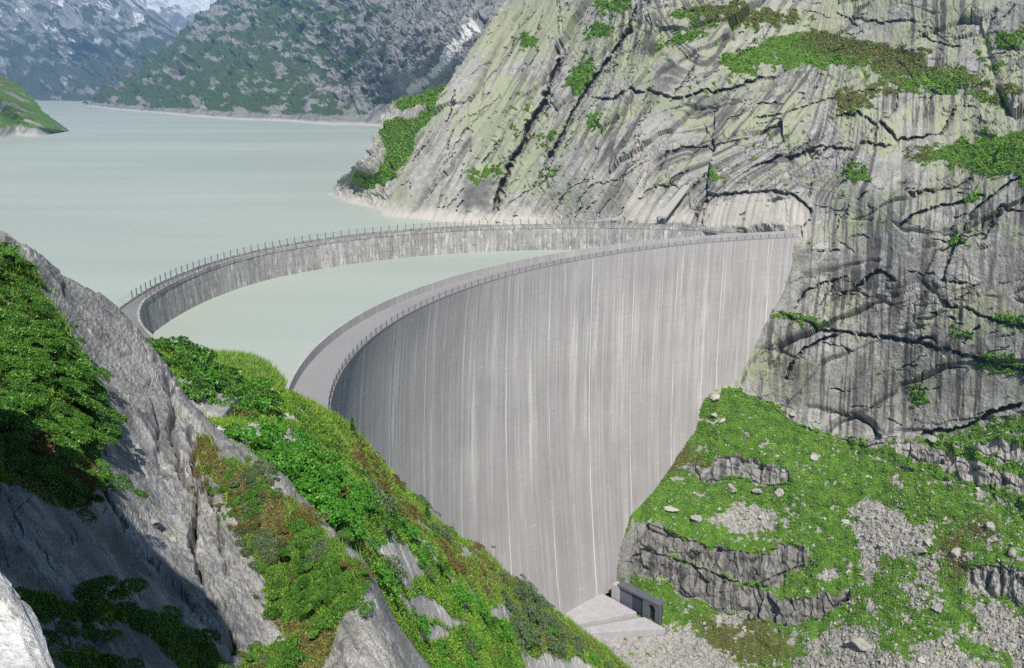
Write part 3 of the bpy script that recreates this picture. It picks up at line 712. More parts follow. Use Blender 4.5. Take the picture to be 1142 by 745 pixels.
apx = softpoly(X, Y, [(610, 690), (690, 650), (750, 690), (745, 712), (640, 716)], 6); disp *= 1 - .85 * apx
inw = ray(X, Y); inw /= np.linalg.norm(inw, axis=-1)[..., None]
clft *= .05 + .95 * ss(2, 22, near_contact)                # fissures cut straight into the face
P = at_y(X, Y, D0) + disp[..., None] * N0 + clft[..., None] * (inw * .75 + np.array([0, .25, 0]))
P[..., 2] -= 2.5 * softpoly(X, Y, [(600, 690), (690, 640), (744, 694), (742, 704), (640, 708)], 5)
# left of the skyline the hill turns away and down behind itself
over = np.clip(xl(Y) + 1.6 * fbm(Y / 9, Y * 0 + 2, 3, 8) - X, 0, None)
ov = over * px_m * 1.0
P += np.stack([-.10 * ov + 0 * ov, 2.6 * ov, -2.2 * ov - .02 * ov ** 2], -1) + np.stack([over * px_m * .9, 0 * ov, 0 * ov], -1)
keep = (over < 60)
# ---- stain, lichen, pale base
fallL, fallR = X * math.sin(R(60)) + Y * math.cos(R(60)), X + .05 * Y
fall = fallL * (1 - tR) + fallR * tR
along = aL * (1 - tR) + Y * tR
mid = ss(700, 800, X) * ss(1000, 900, X) * ss(230, 150, Y)
fall = fall * (1 - mid) + (X * math.sin(R(52)) + Y * math.cos(R(52))) * mid
st_n = fbm(fall / 7, along / 120, 5, 91, .6) + .35 * fbm(fall / 2.4, along / 60, 3, 95)
stain_zone = .45 + .6 * ss(-.2, .5, fbm(X / 110, Y / 90, 3, 96))
for p, a in [([(890, 300), (1100, 280), (1100, 480), (900, 490)], 1.1), ([(640, 110), (880, 90), (880, 215), (640, 245)], .95), ([(900, 190), (1080, 200), (1060, 320), (890, 290)], .85), ([(500, 40), (625, 50), (560, 240), (520, 245)], .35), ([(690, 590), (940, 600), (940, 690), (700, 660)], 1.25)]:
    stain_zone = np.maximum(stain_zone, a * softpoly(wx, wy, p, 30))
stain = np.clip(ss(-.12, .42, st_n) * stain_zone * (1.05 - .45 * (1 - tR) * ss(700, 560, X)), 0, 1)
stain = np.maximum(stain, .5 * np.maximum(softpoly(wx, wy, band1, 4), softpoly(wx, wy, band2, 4)))
for xs, wd, y0_, y1_, a in [(960, 8, 395, 490, .95), (985, 4, 420, 490, .6), (1020, 5, 400, 490, .75), (1110, 3, 240, 400, .8), (1000, 3.5, 310, 390, .9), (975, 3, 310, 385, .7), (935, 4, 300, 360, .4), (900, 5, 260, 330, .5), (1117, 4, 320, 400, .7), (1040, 5, 260, 330, .5), (1065, 4, 410, 470, .5)]:
    xx = xs + .04 * (y0_ - Y) + 3 * fbm(Y / 40, Y * 0 + xs, 2, 9)
    stain = np.maximum(stain, a * np.exp(-((X - xx) / wd) ** 4) * ss(y0_ - 6, y0_ + 12, Y) * ss(y1_ + 10, y1_ - 4, Y) * (.75 + .5 * st_n))
for x0_, x1_, y0_, y1_, a in [(555, 520, 190, 245, .8)]:
    stain = np.maximum(stain, a * softpoly(wx, wy, [(517, 205), (552, 195), (548, 246), (514, 248)], 5))
palest = np.zeros(X.shape)
for p, a in [([(690, 250), (720, 130), (735, 130), (712, 250)], .8), ([(640, 250), (665, 190), (690, 190), (668, 250)], .55), ([(424, 243), (432, 228), (540, 236), (720, 236), (900, 240), (900, 262), (424, 262)], .85), ([(776, 258), (790, 222), (830, 217), (880, 219), (900, 234), (895, 258)], .8)]:
    palest = np.maximum(palest, a * softpoly(wx, wy, p, 8))
palest = np.clip(palest * (.55 + .8 * ss(-.3, .4, fbm(fall / 4, along / 50, 4, 97))), 0, 1)
lich = fbm(X / 75, Y / 55, 4, 111) + .45 * fbm(X / 12, Y / 12, 4, 113)
lz = .50 + .26 * ss(260, 120, Y)
for p, a in [([(440, 240), (520, 100), (560, 60), (540, 150), (510, 225)], .35), ([(560, 0), (760, 0), (740, 100), (660, 110)], .5), ([(720, 20), (880, 20), (800, 95), (720, 105)], .45), ([(900, 60), (1142, 60), (1142, 160), (900, 150)], .45), ([(960, 200), (1142, 205), (1142, 300), (960, 215)], .3), ([(630, 220), (700, 190), (690, 245)], .4)]:
    lz = np.maximum(lz, .42 + a * softpoly(wx, wy, p, 25))
for p, a in [([(640, 115), (900, 120), (900, 260), (640, 250)], .30), ([(820, 380), (1000, 380), (1000, 490), (820, 470)], .2)]:
    lz = lz * (1 - a * softpoly(wx, wy, p, 25))
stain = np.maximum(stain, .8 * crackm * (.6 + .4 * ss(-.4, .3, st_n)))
lichen = ss(.55, 1.0, lich * .6 + lz + .1) * (1 - stain * .7) * (1 - palest)
for p in [[(1050, 600), (1075, 590), (1080, 640), (1062, 650)], [(1080, 580), (1105, 575), (1110, 605), (1085, 605)]]: brown = np.maximum(brown, softpoly(wx, wy, p, 6))

def rock_material(name, g0, g1, g2, lichen_c, stain_c, pale_c, veg_a, veg_b, veg_br, gravel_c, scale=1.0, tide=True, grain=0):
    n = NT(name); ob = n.coord('Object')
    f1 = n.noise(ob, .22 * scale, 6, .68); f2 = n.noise(ob, 1.6 * scale, 5, .7); f3 = n.noise(ob, .05 * scale, 4, .6)
    rock = n.ramp(f1, [(.30, g0), (.5, g1), (.70, g2)])
    rock = n.mix(n.map(f3, .35, .65, 0, .45), rock, n.mix(.5, g2, g0))
    rock = n.mix(1.0, rock, n.ramp(f2, [(.28, .42), (.47, .95), (.72, 1.40)]), 'MULTIPLY')
    rock = n.mix(n.math('MULTIPLY', n.attr('lichen'), n.map(f2, .3, .6, .45, 1.0)), rock, n.mix(f1, lichen_c, tuple(.72 * c for c in lichen_c)))
    rock = n.mix(n.math('MULTIPLY', n.attr('stain'), .9), rock, n.mix(n.map(f1, .3, .7), stain_c, tuple(1.7 * c for c in stain_c)))
    rock = n.mix(n.attr('pale'), rock, n.mix(n.map(f2, .3, .7), pale_c, tuple(.7 * c for c in pale_c)))
    if tide:                                            # bleached band above the water line
        g = n.n.new('ShaderNodeNewGeometry'); s = n.n.new('ShaderNodeSeparateXYZ'); n.t.links.new(g.outputs['Position'], s.inputs[0])
        band = n.math('MULTIPLY', n.map(n.math('ADD', s.outputs[2], n.map(f1, .3, .7, -2.5, 2.5)), 2.0, 5.0, 1, 0), n.attr('shore'))
        rock = n.mix(n.math('MULTIPLY', band, .7), rock, n.mix(f2, pale_c, (.42, .38, .335)))
    grav = n.ramp(n.voro(ob, 1.4 * scale, 'F1', 'Color'), [(.0, tuple(.55 * c for c in gravel_c)), (1.0, tuple(1.25 * c for c in gravel_c))])
    rock = n.mix(n.attr('gravel'), rock, grav)
    gn = n.noise(ob, .5 * scale, 5, .7); g2_ = n.noise(ob, .06 * scale, 3, .6)
    green = n.mix(n.map(gn, .35, .65), veg_a, veg_b)
    green = n.mix(n.math('MULTIPLY', n.attr('brown'), n.map(gn, .3, .6, .4, 1)), green, veg_br)
    green = n.mix(n.map(g2_, .55, .72, 0, .35), green, veg_br)
    vg = n.map(n.math('ADD', n.attr('veg'), n.map(f2, .3, .7, -.28, .28)), .42, .58)
    col = n.mix(vg, rock, green)
    if grain: col = n.mix(1.0, col, n.ramp(n.noise(ob, grain, 3, .7), [(.32, .62), (.5, 1.0), (.68, 1.3)]), 'MULTIPLY')
    n.bump(n.math('ADD', n.math('MULTIPLY', f1, 1.2), f2), .55, .55 / scale)
    return n.base(col)

GREEN_A, GREEN_B, BROWNV = (.060, .135, .012), (.115, .215, .022), (.10, .085, .026)
M_hill = rock_material('hillside_rock', (.155, .15, .139), (.27, .264, .246), (.42, .41, .378), (.325, .35, .215), (.052, .047, .045), (.46, .43, .385), GREEN_A, GREEN_B, BROWNV, (.31, .297, .275))
shore = ss(900, 760, X) * (Y < 262)
hill = grid_obj('hillside', P, M_hill, smooth=False, keep=keep, attrs=dict(veg=veg, lichen=lichen * (1 - lower * .55), stain=stain * (1 - lower * (1 - rk)), pale=palest * (1 - .75 * lower) + .35 * softpoly(wx, wy, ledge, 6) * (1 - strips), gravel=gr * lower * (1 - rk), brown=brown, shore=shore))
tag(hill, 'steep grey rock hillside with green lichen, ledges and grassy lower slope', kind='structure')
HP, HVEG, HKEEP, HBR, HLOW = P, veg, keep, brown, lower
def hill_pt(px, py):
    j = int(round((px - px0) / st)); i = int(round((py - py0) / st)); return P[i, j]

# leaf-sized clumps growing over the vegetation patches
def leaf_quads(Pts, Nn, size, cid, seed, lift=.3, upright=.6):
    r = np.random.default_rng(seed); n_ = len(Pts)
    d = r.normal(size=(n_, 3)); d /= np.linalg.norm(d, axis=1)[:, None]
    d = d * (1 - upright) + Nn * upright + r.normal(size=(n_, 3)) * .25; d /= np.linalg.norm(d, axis=1)[:, None]
    t = np.cross(d, r.normal(size=(n_, 3))); t /= np.linalg.norm(t, axis=1)[:, None] + 1e-9; b = np.cross(d, t)
    sz = (size * r.uniform(.55, 1.35, n_))[:, None]; el = r.uniform(.45, .8, n_)[:, None]
    c = Pts + Nn * (lift * r.uniform(0.1, 1.0, n_) * size)[:, None]
    V = np.stack([c - t * sz, c - b * sz * el + d * sz * .25, c + t * sz, c + b * sz * el + d * sz * .25], 1).reshape(-1, 3)
    return V, np.arange(n_ * 4).reshape(-1, 4), np.repeat(cid, 4)
def leaf_material(name, stops, rough=.6, trans=.0):
    n = NT(name); c = n.ramp(n.attr('tone'), stops); n.bsdf.inputs['Roughness'].default_value = rough; n.bsdf.inputs['Specular IOR Level'].default_value = .3
    return n.base(c)
GSTOPS = [(0.0, (.028, .075, .008)), (.25, (.062, .155, .011)), (.55, (.110, .240, .017)), (.8, (.18, .32, .035)), (.92, (.12, .10, .03)), (1.0, (.11, .07, .028))]
M_grass = leaf_material('grass_blades', GSTOPS)
ok = (veg > .5) & keep & (X < 1180) & (Y > -20) & (Y < 775)
ii = np.argwhere(ok)
dens = 3.6
sel = ii[rng.integers(0, len(ii), int(len(ii) * dens))]
pt = P[sel[:, 0], sel[:, 1]] + rng.normal(size=(len(sel), 3)) * [.25, .25, .05]
tone = np.clip(.46 + .34 * fbm(X / 14, Y / 9, 4, 202)[sel[:, 0], sel[:, 1]] + rng.normal(0, .09, len(sel)), 0, .85)
tone = np.where(rng.random(len(sel)) < .04 + .75 * brown[sel[:, 0], sel[:, 1]], rng.uniform(.86, 1.0, len(sel)), tone)
szs = .23 * px_m[sel[:, 0], sel[:, 1]] / .33 * (1 + .5 * (rng.random(len(sel)) < .12))
V, F, tn = leaf_quads(pt, np.tile(N0 * .5 + np.array([0, 0, .6]), (len(sel), 1)), szs, tone, 3, lift=1.1, upright=.6)
gme = raw_mesh('grass', V, F, 4, M_grass, False, dict(tone=tn))
tag(link(bpy.data.objects.new('grass', gme)), 'green alpine grass and low shrubs covering the slope and ledges', 'grass', kind='stuff')

# ================================================================== far shores and mountains
def mountain(name, label, box, step, ctrl, sky_x, sky_y, mat, amp, seed, sc1=26, veg_fn=None, snow_fn=None, fold=(0, 2.2, -1.0), maxover=26, rot=R(50)):
    xa, xb, ya, yb = box
    Xm, Ym = np.meshgrid(np.arange(xa, xb, step), np.arange(ya, yb, step))
    c = np.array(ctrl, float)
    D = 1 / np.clip(tps(c[:, :2] / 100, 1 / c[:, 2], Xm / 100, Ym / 100, smooth=1e-7), 1 / 12000, 1 / 400)
    m_ = D / FPX
    al, cr = Xm * math.cos(rot) - Ym * math.sin(rot), Xm * math.sin(rot) + Ym * math.cos(rot)
    q1, q2 = 6 * fbm(Xm / 25, Ym / 25, 3, seed), 6 * fbm(Xm / 25, Ym / 25, 3, seed + 5)
    f1, _, _ = facet((al + q1) / (sc1 * 1.6), (cr + q2) / (sc1 * .8), seed + 1, 1.0)
    f2, _, _ = facet((al + q2) / (sc1 * .55), (cr + q1) / (sc1 * .28), seed + 2, 1.0)
    f3, _, _ = facet(Xm / (sc1 * .17), Ym / (sc1 * .12), seed + 3, 1.1)
    d = amp * (6 * f1 + 4.0 * f2 + 1.5 * f3 + 5.5 * ridged(al / 55, cr / 20, 3, seed + 7) + 0.8 * fbm(Xm / 2.6, Ym / 2.6, 3, seed + 9)) * m_
    hgt = at_y(Xm, Ym, D)[..., 2]
    d = d * (.15 + .85 * ss(0, 40, hgt))
    Pm = at_y(Xm, Ym, D) + d[..., None] * np.array([-.35, -.7, .62])
    jag = 2.2 * fbm(Xm / 12, Xm * 0 + seed, 4, seed + 3)
    ov = np.clip(np.interp(Xm, sky_x, sky_y) + jag - Ym, 0, None)
    Pm += ov[..., None] * m_[..., None] * np.array(fold)
    nse = .8 * fbm(Xm / 18, Ym / 10, 4, seed + 21) + .22 * fbm(Xm / 4, Ym / 3, 2, seed + 22)
    vg = veg_fn(Xm, Ym, nse, hgt) if veg_fn else 0 * Xm
    sn = snow_fn(Xm, Ym, nse, hgt) if snow_fn else 0 * Xm
    z0 = 0 * Xm
    st_ = ss(.1, .6, fbm(cr / 5, al / 40, 4, seed + 31)) * .7
    o = grid_obj(name, Pm, mat, smooth=False, keep=ov < maxover, attrs=dict(veg=vg, pale=sn, lichen=z0, stain=st_, gravel=z0, brown=ss(.1, .5, fbm(Xm / 30, Ym / 30, 3, seed + 40)) * .5, shore=z0 + 1))
    tag(o, label, kind='structure'); return o
def zY(x, y): return float(at_z(x, y, 0.0)[1])
M_mount = rock_material('mountain_rock', (.11, .11, .107), (.20, .20, .19), (.33, .325, .305), (.30, .33, .2), (.06, .06, .065), (.62, .60, .57), (.026, .052, .017), (.055, .098, .026), (.06, .062, .03), (.4, .39, .37), scale=.16)
M_snowy = rock_material('snowy_mountain_rock', (.15, .15, .15), (.24, .24, .24), (.36, .36, .35), (.30, .33, .2), (.09, .09, .095), (.85, .86, .88), (.035, .05, .022), (.06, .075, .03), (.09, .085, .05), (.4, .39, .37), scale=.08, tide=False)
sh = [(60, 116), (95, 118), (150, 124), (200, 128), (260, 133), (330, 136), (400, 139), (450, 141), (560, 144)]
mountain('mountain', 'dark green and grey mountainside along the far lake shore', (80, 600, -45, 156), .8,
         [(x, y, zY(x, y)) for x, y in sh] + [(150, 90, 3300), (200, 50, 3700), (250, 0, 4100), (300, 60, 2900), (350, 0, 3100), (400, 60, 2200), (450, 0, 2150), (450, 90, 1750), (540, 0, 1600), (540, 90, 1350), (300, -60, 3800), (600, -60, 1700), (120, 170, 2100), (400, 170, 1300), (600, 170, 1100)],
         [0, 95, 104, 130, 165, 200, 235, 252, 300, 600], [122, 120, 114, 98, 76, 48, 12, -6, -80, -200], M_mount, 1.0, 301, 26,
         lambda X_, Y_, n_, h_: np.clip(ss(-.62, .62, n_ * 1.1 + .45 * ss(470, 250, X_) - .5 * ss(60, 10, Y_) * ss(330, 230, X_) - .15) * ss(6, 16, h_) * (.35 + .75 * ss(540, 300, X_)), 0, 1),
         lambda X_, Y_, n_, h_: np.maximum.reduce([softpoly(X_ + 2 * n_, Y_ + 1.5 * n_, q_, 1.1) for q_ in ([(527, 24), (535, 33), (512, 66), (488, 90), (478, 86), (500, 62), (512, 48)], [(478, 90), (484, 96), (455, 108), (440, 112), (446, 104)], [(425, 128), (436, 124), (432, 132), (424, 133)])]))
mountain('far_mountain', 'hazy blue mountain with snow gullies behind the far end of the lake', (-60, 250, -45, 125), .8,
         [(-60, 113, zY(-60, 113)), (0, 112.5, zY(0, 112.5)), (60, 112, zY(60, 112)), (110, 112, zY(110, 112)), (200, 113, zY(200, 113)), (0, 50, 5400), (100, 50, 5600), (180, 50, 5900), (0, -40, 6700), (100, -40, 7000), (200, 0, 6800), (250, 60, 6200), (100, 150, 2900)],
         [-60, 120, 140, 165, 200, 250], [-60, -60, -2, 16, 50, 90], M_snowy, 1.2, 401, 34,
         lambda X_, Y_, n_, h_: np.clip(ss(-.6, .7, n_ + .6 * ss(10, 90, Y_) - .1), 0, 1) * .9,
         lambda X_, Y_, n_, h_: np.clip(ss(.52, .66, fbm((X_ * .75 + Y_ * .66) / 9, (X_ * .66 - Y_ * .75) / 34, 4, 433) + .35 * ss(50, -10, Y_) - .05), 0, 1) * .85, rot=R(-48), maxover=18)
mountain('snow_peak', 'distant snow covered peak at the head of the valley', (120, 330, -45, 120), 1.2,
         [(130, 110, 8600), (330, 110, 8600), (130, 0, 9600), (330, 0, 9600), (200, -40, 10200), (230, 50, 9000)],
         [120, 170, 200, 220, 240, 330], [-2, -3, -9, -4, -12, -20], M_snowy, 1.1, 501, 30,
         lambda X_, Y_, n_, h_: ss(10, 45, Y_) * .5, lambda X_, Y_, n_, h_: np.clip(ss(-.25, .2, n_ * .9 + ss(32, -4, Y_) - .45), 0, 1), maxover=14)
mountain('headland', 'small green headland with a pale shore on the left of the lake', (-90, 75, 60, 170), .8,
         [(62, 148, zY(62, 148)), (20, 151.5, zY(20, 151.5)), (-40, 157, zY(-40, 157)), (-90, 160, zY(-90, 160)), (0, 110, 1420), (-60, 70, 1560), (40, 135, 1420), (0, 190, 900)],
         [-104, -54, -13, 7, 22, 41, 49, 60], [30, 72, 94, 113, 129, 144, 149, 158], M_hill, .8, 601, 16,
         lambda X_, Y_, n_, h_: ss(-.3, .1, n_ + .25) * ss(8, 14, h_))
# rocky spur at the water's edge, left of the main face
Xo, Yo = np.meshgrid(np.arange(352, 600, 1.0), np.arange(-60, 262, 1.0))
oc = np.array([(367, 217, zY(367, 217)), (385, 225, zY(385, 225)), (410, 230, zY(410, 230)), (440, 238, zY(440, 238)), (440, 115, 640), (425, 150, 615), (400, 185, 590), (480, 150, 640), (500, 92, 690), (540, 45, 735), (560, 10, 770), (600, 0, 800), (560, 150, 700), (600, 255, 600), (360, 260, 480)], float)
Do = 1 / tps(oc[:, :2] / 100, 1 / oc[:, 2], Xo / 100, Yo / 100, smooth=1e-7)
qx, qy = Xo + 3 * fbm(Xo / 12, Yo / 12, 3, 5), Yo + 3 * fbm(Xo / 12, Yo / 12, 3, 6)
fa, ea, _ = facet((qx * .6 - qy * .8) / 40, (qx * .8 + qy * .6) / 16, 41, 1.1); fb, eb, _ = facet((qx * .6 - qy * .8) / 16, (qx * .8 + qy * .6) / 7, 42, 1.1)
do = (6 * fa + 2.8 * fb + 1.2 * fbm(Xo / 6, Yo / 6, 4, 44) - 2.0 * np.exp(-(ea / .08) ** 2))
Po = at_y(Xo, Yo, Do) + do[..., None] * N0 * ss(-1, 6, at_y(Xo, Yo, Do)[..., 2])[..., None]
ovo = np.clip(np.interp(Yo, [-60, 10, 45, 92, 115, 140, 165, 190, 215, 262], [590, 562, 540, 500, 444, 427, 411, 386, 366, 350]) + 3 * fbm(Yo / 10, Yo * 0, 3, 4) - Xo, 0, None)
Po += (ovo * Do / FPX)[..., None] * np.array([.9, 2.4, -1.6])
vo = np.zeros(Xo.shape)
for p in [[(392, 207), (420, 193), (430, 170), (424, 146), (440, 140), (465, 130), (490, 105), (492, 118), (470, 150), (455, 175), (440, 195), (415, 212)], [(438, 116), (470, 106), (490, 98), (480, 112), (450, 126)], [(470, 100), (500, 90), (480, 130)]]:
    vo = np.maximum(vo, softpoly(qx, qy, p, 2.5))
z0 = np.zeros(Xo.shape)
tag(grid_obj('rocky_spur', Po, M_hill, smooth=False, keep=ovo < 50, attrs=dict(veg=vo, lichen=ss(.1, .6, fbm(Xo / 30, Yo / 30, 3, 9) + .25) * .6, stain=ss(.1, .6, fbm((Xo * .8 + Yo * .6) / 5, (Xo * .6 - Yo * .8) / 40, 4, 8)) * .5, pale=softpoly(qx, qy, [(366, 222), (372, 210), (440, 226), (440, 240)], 3) * .7, gravel=z0, brown=z0, shore=z0 + 1)), 'grey rock spur with a green gully reaching into the lake', kind='structure')
so_ = np.argwhere(vo > .5); so_ = so_[rng.integers(0, len(so_), len(so_) * 2)]
V, F, tn = leaf_quads(Po[so_[:, 0], so_[:, 1]], np.tile(N0 * .5 + np.array([0, 0, .6]), (len(so_), 1)), np.full(len(so_), .75), np.clip(rng.normal(.45, .18, len(so_)), 0, .85), 4, lift=.8, upright=.45)
tag(link(bpy.data.objects.new('undergrowth', raw_mesh('undergrowth', V, F, 4, M_grass, False, dict(tone=tn)))), 'bright green undergrowth in the gully of the lakeside rock spur', 'undergrowth', kind='stuff')

# ================================================================== the near slope under the photographer
FC = []
def fc(*a): FC.extend(a)
fc((0, 262, 13), (60, 298, 15), (130, 342, 16), (185, 408, 15), (200, 432, 14), (222, 470, 12.5), (245, 500, 11.5), (275, 514, 11), (315, 548, 10.2), (345, 580, 9.8), (395, 622, 8.6),
   (418, 650, 8.9), (441, 705, 8.7), (480, 747, 8.4), (500, 800, 8.0), (410, 667, 8.05), (399, 700, 7.6), (403, 745, 7.1))
fc((100, 430, 11), (50, 400, 9.5), (0, 330, 11), (0, 420, 8.6), (90, 540, 8), (150, 560, 9), (200, 520, 11), (250, 590, 9.4), (300, 650, 8.8), (340, 640, 9.0), (290, 735, 7.5), (200, 660, 7.6), (360, 720, 7.6),
   (0, 510, 6.8), (100, 650, 5.9), (0, 600, 5.8), (190, 735, 5.8), (60, 720, 4.8), (0, 700, 4.4), (300, 800, 6.6), (100, 800, 4.2), (-100, 400, 8), (-100, 600, 5), (-100, 280, 12), (-220, 450, 6), (-220, 300, 10), (-200, 700, 3.4), (100, 950, 2.8), (350, 950, 5), (-200, 900, 2.4))
fc((178, 394, 52), (205, 399, 54), (240, 427, 56), (270, 438, 60), (310, 439, 64), (350, 454, 70), (372, 472, 75), (400, 489, 82), (428, 527, 88), (436, 547, 92), (470, 577, 98), (500, 600, 104), (538, 617, 112), (565, 647, 120), (600, 674, 130), (640, 702, 140), (690, 742, 150), (720, 777, 158))
fc((225, 460, 46), (250, 480, 42), (290, 500, 42), (330, 520, 47), (330, 545, 40), (380, 580, 46), (400, 612, 42), (450, 600, 60), (450, 650, 50), (500, 650, 64), (500, 720, 56), (560, 700, 80), (560, 745, 72), (620, 745, 100), (480, 745, 50), (600, 790, 85), (430, 560, 72), (360, 490, 60))
fc((205, 455, 75), (205, 470, 110), (205, 430, 260), (270, 480, 80), (300, 480, 120), (340, 475, 110), (340, 462, 180), (340, 450, 260), (400, 560, 110), (440, 610, 130), (440, 660, 180), (440, 690, 260), (500, 650, 130), (560, 720, 160), (560, 740, 260), (600, 730, 160), (640, 770, 180), (640, 765, 260), (720, 850, 190), (720, 800, 260), (690, 790, 175))
fc((0, 330, 20), (0, 390, 45), (0, 390, 120), (0, 420, 260), (130, 420, 24), (130, 445, 50), (130, 440, 110), (130, 420, 260), (185, 480, 24), (185, 440, 43), (222, 540, 20), (222, 495, 36), (275, 580, 18), (275, 535, 32), (345, 650, 16), (345, 600, 30), (400, 720, 15), (400, 650, 34), (441, 800, 14), (441, 735, 40), (480, 850, 14), (480, 790, 40),
   (-200, 380, 20), (-200, 400, 60), (-200, 420, 260), (560, 900, 14), (560, 830, 40), (640, 900, 20), (640, 860, 60), (700, 870, 90), (800, 900, 60), (800, 930, 150), (800, 880, 260), (800, 950, 20), (650, 950, 8), (500, 900, 5))
f = np.array(FC, float)
fu, fq, fl = u_of(f[:, 0], f[:, 1]), tan_row(f[:, 1]), np.log(f[:, 2])
U_, LN_ = np.arange(-.78, .26, .00125), np.r_[np.arange(math.log(2.2), math.log(20), .0034), np.arange(math.log(20), math.log(265), .0058)]
U, LN = np.meshgrid(U_, LN_)
Q = tps(np.stack([fu * 2.6, fl], 1), fq, U * 2.6, LN, smooth=2e-5)
Yf = np.exp(LN); Xf = U * Yf; Zf = CAMH + Q * Yf
pfx, pfy = project(np.stack([Xf, Yf, Zf], -1))
nearm = ss(24, 17, Yf)                                       # 1 on the near rock, 0 on the green ridge behind
wfx = pfx + 9 * fbm(Xf * 1.1, Yf * 1.1, 4, 11) * nearm + (1 - nearm) * 7 * fbm(Xf / 5, Yf / 5, 4, 12)
wfy = pfy + 7 * fbm(Xf * 1.1 + 9, Yf * 1.1, 4, 13) * nearm + (1 - nearm) * 6 * fbm(Xf / 5, Yf / 5, 4, 14)
def spf(p, s): return softpoly(wfx, wfy, p, s)
BUSH_L = [(-260, 180), (-5, 268), (35, 305), (62, 340), (86, 382), (96, 420), (106, 470), (113, 520), (108, 562), (60, 566), (20, 540), (-30, 520), (-260, 480)]
BUSH_R = [(252, 508), (276, 520), (300, 545), (322, 552), (350, 582), (402, 628), (404, 655), (378, 690), (340, 704), (300, 690), (292, 650), (270, 590)]
BUSH_B = [(278, 722), (330, 722), (345, 770), (262, 770)]
FERN_S = [(40, 660), (110, 655), (200, 690), (268, 745), (250, 800), (-100, 800), (-60, 700)]
MOSS = [(215, 475), (236, 492), (258, 520), (300, 540), (318, 560), (322, 600), (296, 640), (270, 575), (250, 550), (226, 520)]
vegn = np.maximum.reduce([spf(BUSH_L, 7), spf(BUSH_R, 5), spf(BUSH_B, 5), .8 * spf(FERN_S, 10) * ss(-.2, .25, fbm(Xf * 1.6, Yf * 1.6, 3, 93)), .9 * spf(MOSS, 5), .8 * spf([(300, 690), (345, 700), (380, 690), (360, 745), (330, 760), (320, 720)], 6)])
brn = np.maximum.reduce([spf(MOSS, 6), spf([(300, 690), (345, 700), (380, 690), (360, 745), (330, 760), (320, 720)], 6), .85 * spf([(0, 470), (60, 480), (110, 520), (100, 570), (40, 560), (0, 530)], 10)])
RKF = [[(200, 418), (218, 425), (262, 445), (258, 470), (225, 468), (205, 445)], [(262, 482), (300, 474), (338, 482), (330, 500), (270, 502)], [(408, 592), (440, 600), (470, 630), (462, 655), (440, 640), (415, 612)], [(432, 655), (470, 664), (522, 690), (500, 696), (450, 676)],
       [(545, 675), (572, 682), (566, 694), (545, 690)], [(585, 728), (610, 728), (645, 745), (640, 760), (590, 760)], [(510, 612), (540, 612), (535, 624), (515, 626)], [(640, 735), (660, 742), (655, 755), (640, 752)], [(475, 690), (500, 700), (490, 715), (470, 705)]]
rkf = np.zeros(Xf.shape)
for p in RKF: rkf = np.maximum(rkf, spf(p, 3))
rkf = np.maximum(rkf, ss(.42, .6, fbm(Xf / 4, Yf / 4, 4, 71)) * .8)
vegf = 1 - rkf
brf = np.maximum.reduce([spf([(395, 478), (420, 500), (438, 540), (440, 560), (410, 540), (385, 500)], 8), spf([(430, 548), (470, 575), (475, 600), (440, 580)], 8), spf([(480, 600), (540, 615), (580, 655), (585, 690), (550, 670), (500, 640)], 9), .9 * spf([(380, 480), (430, 520), (425, 545), (385, 510)], 8), spf([(600, 675), (660, 712), (690, 745), (640, 725)], 8)])
brf = np.maximum(brf, .7 * ss(.3, .6, fbm(Xf / 7, Yf / 7, 3, 72)))
veg2 = vegn * nearm + vegf * (1 - nearm); br2 = brn * nearm + brf * (1 - nearm)
# relief of the near rock: a smooth granite slab with long grooves running down to the right
dist_m = Yf / 1000.0                                         # metres per photographed pixel at this distance
ga, gc = pfx * .58 + pfy * .81, pfx * .81 - pfy * .58
wz = 7 * fbm(pfx / 45, pfy / 45, 3, 21)
g1, ge1, _ = facet((ga + wz) / 150, (gc + wz) / 44, 51, 1.0); g2, ge2, _ = facet((ga + wz) / 60, (gc - wz) / 15, 52, 1.0); g3, ge3, _ = facet((ga + wz) / 17, (gc + wz) / 6, 53, 1.0)
crag = np.clip(ss(-.1, .5, fbm(pfx / 60, pfy / 60, 3, 29) + .5 * ss(170, 220, pfx)), .15, 1)
dn = dist_m * (5.5 * g1 + 3.0 * g2 * crag + 1.7 * g3 * crag + 3.5 * fbm(pfx / 60, pfy / 60, 4, 22) + 1.5 * ridged((ga) / 90, (gc + .4 * wz) / 13, 4, 23) * (.4 + crag) + 1.1 * fbm(pfx / 4, pfy / 4, 4, 24, .62))
dn -= dist_m * (4.0 * np.exp(-(ge1 / .04) ** 2) * crag + 1.2 * np.exp(-(ge2 / .06) ** 2) * crag)
dn *= (Yf < 30)
for p, hw, dep in [([(184, 415), (196, 445), (190, 480), (203, 520), (218, 560), (214, 600), (228, 650)], 4, .28), ([(172, 455), (178, 480), (172, 505), (186, 530)], 2.2, .12), ([(130, 392), (152, 394)], 2, .1), ([(210, 470), (216, 510), (230, 545), (250, 575)], 4, .2), ([(228, 650), (250, 690), (262, 730)], 4, .2), ([(232, 545), (248, 590), (256, 640)], 2.5, .12),
                   ([(196, 445), (220, 480), (222, 500)], 5, .22), ([(110, 520), (140, 590), (200, 660), (250, 720)], 4, .12), ([(96, 425), (130, 440), (160, 470)], 2, .05), ([(100, 470), (150, 500), (165, 540)], 2, .05)]:
    m, d, s, t = polydist(wfx, wfy, p, 14); q = nearm[m] * ss(0, .06, t) * ss(1, .92, t)
    dn[m] -= q * dep * np.exp(-(d / (hw * (.6 + .8 * np.abs(pn(pfx[m] / 9, pfy[m] / 9, 3))))) ** 2)
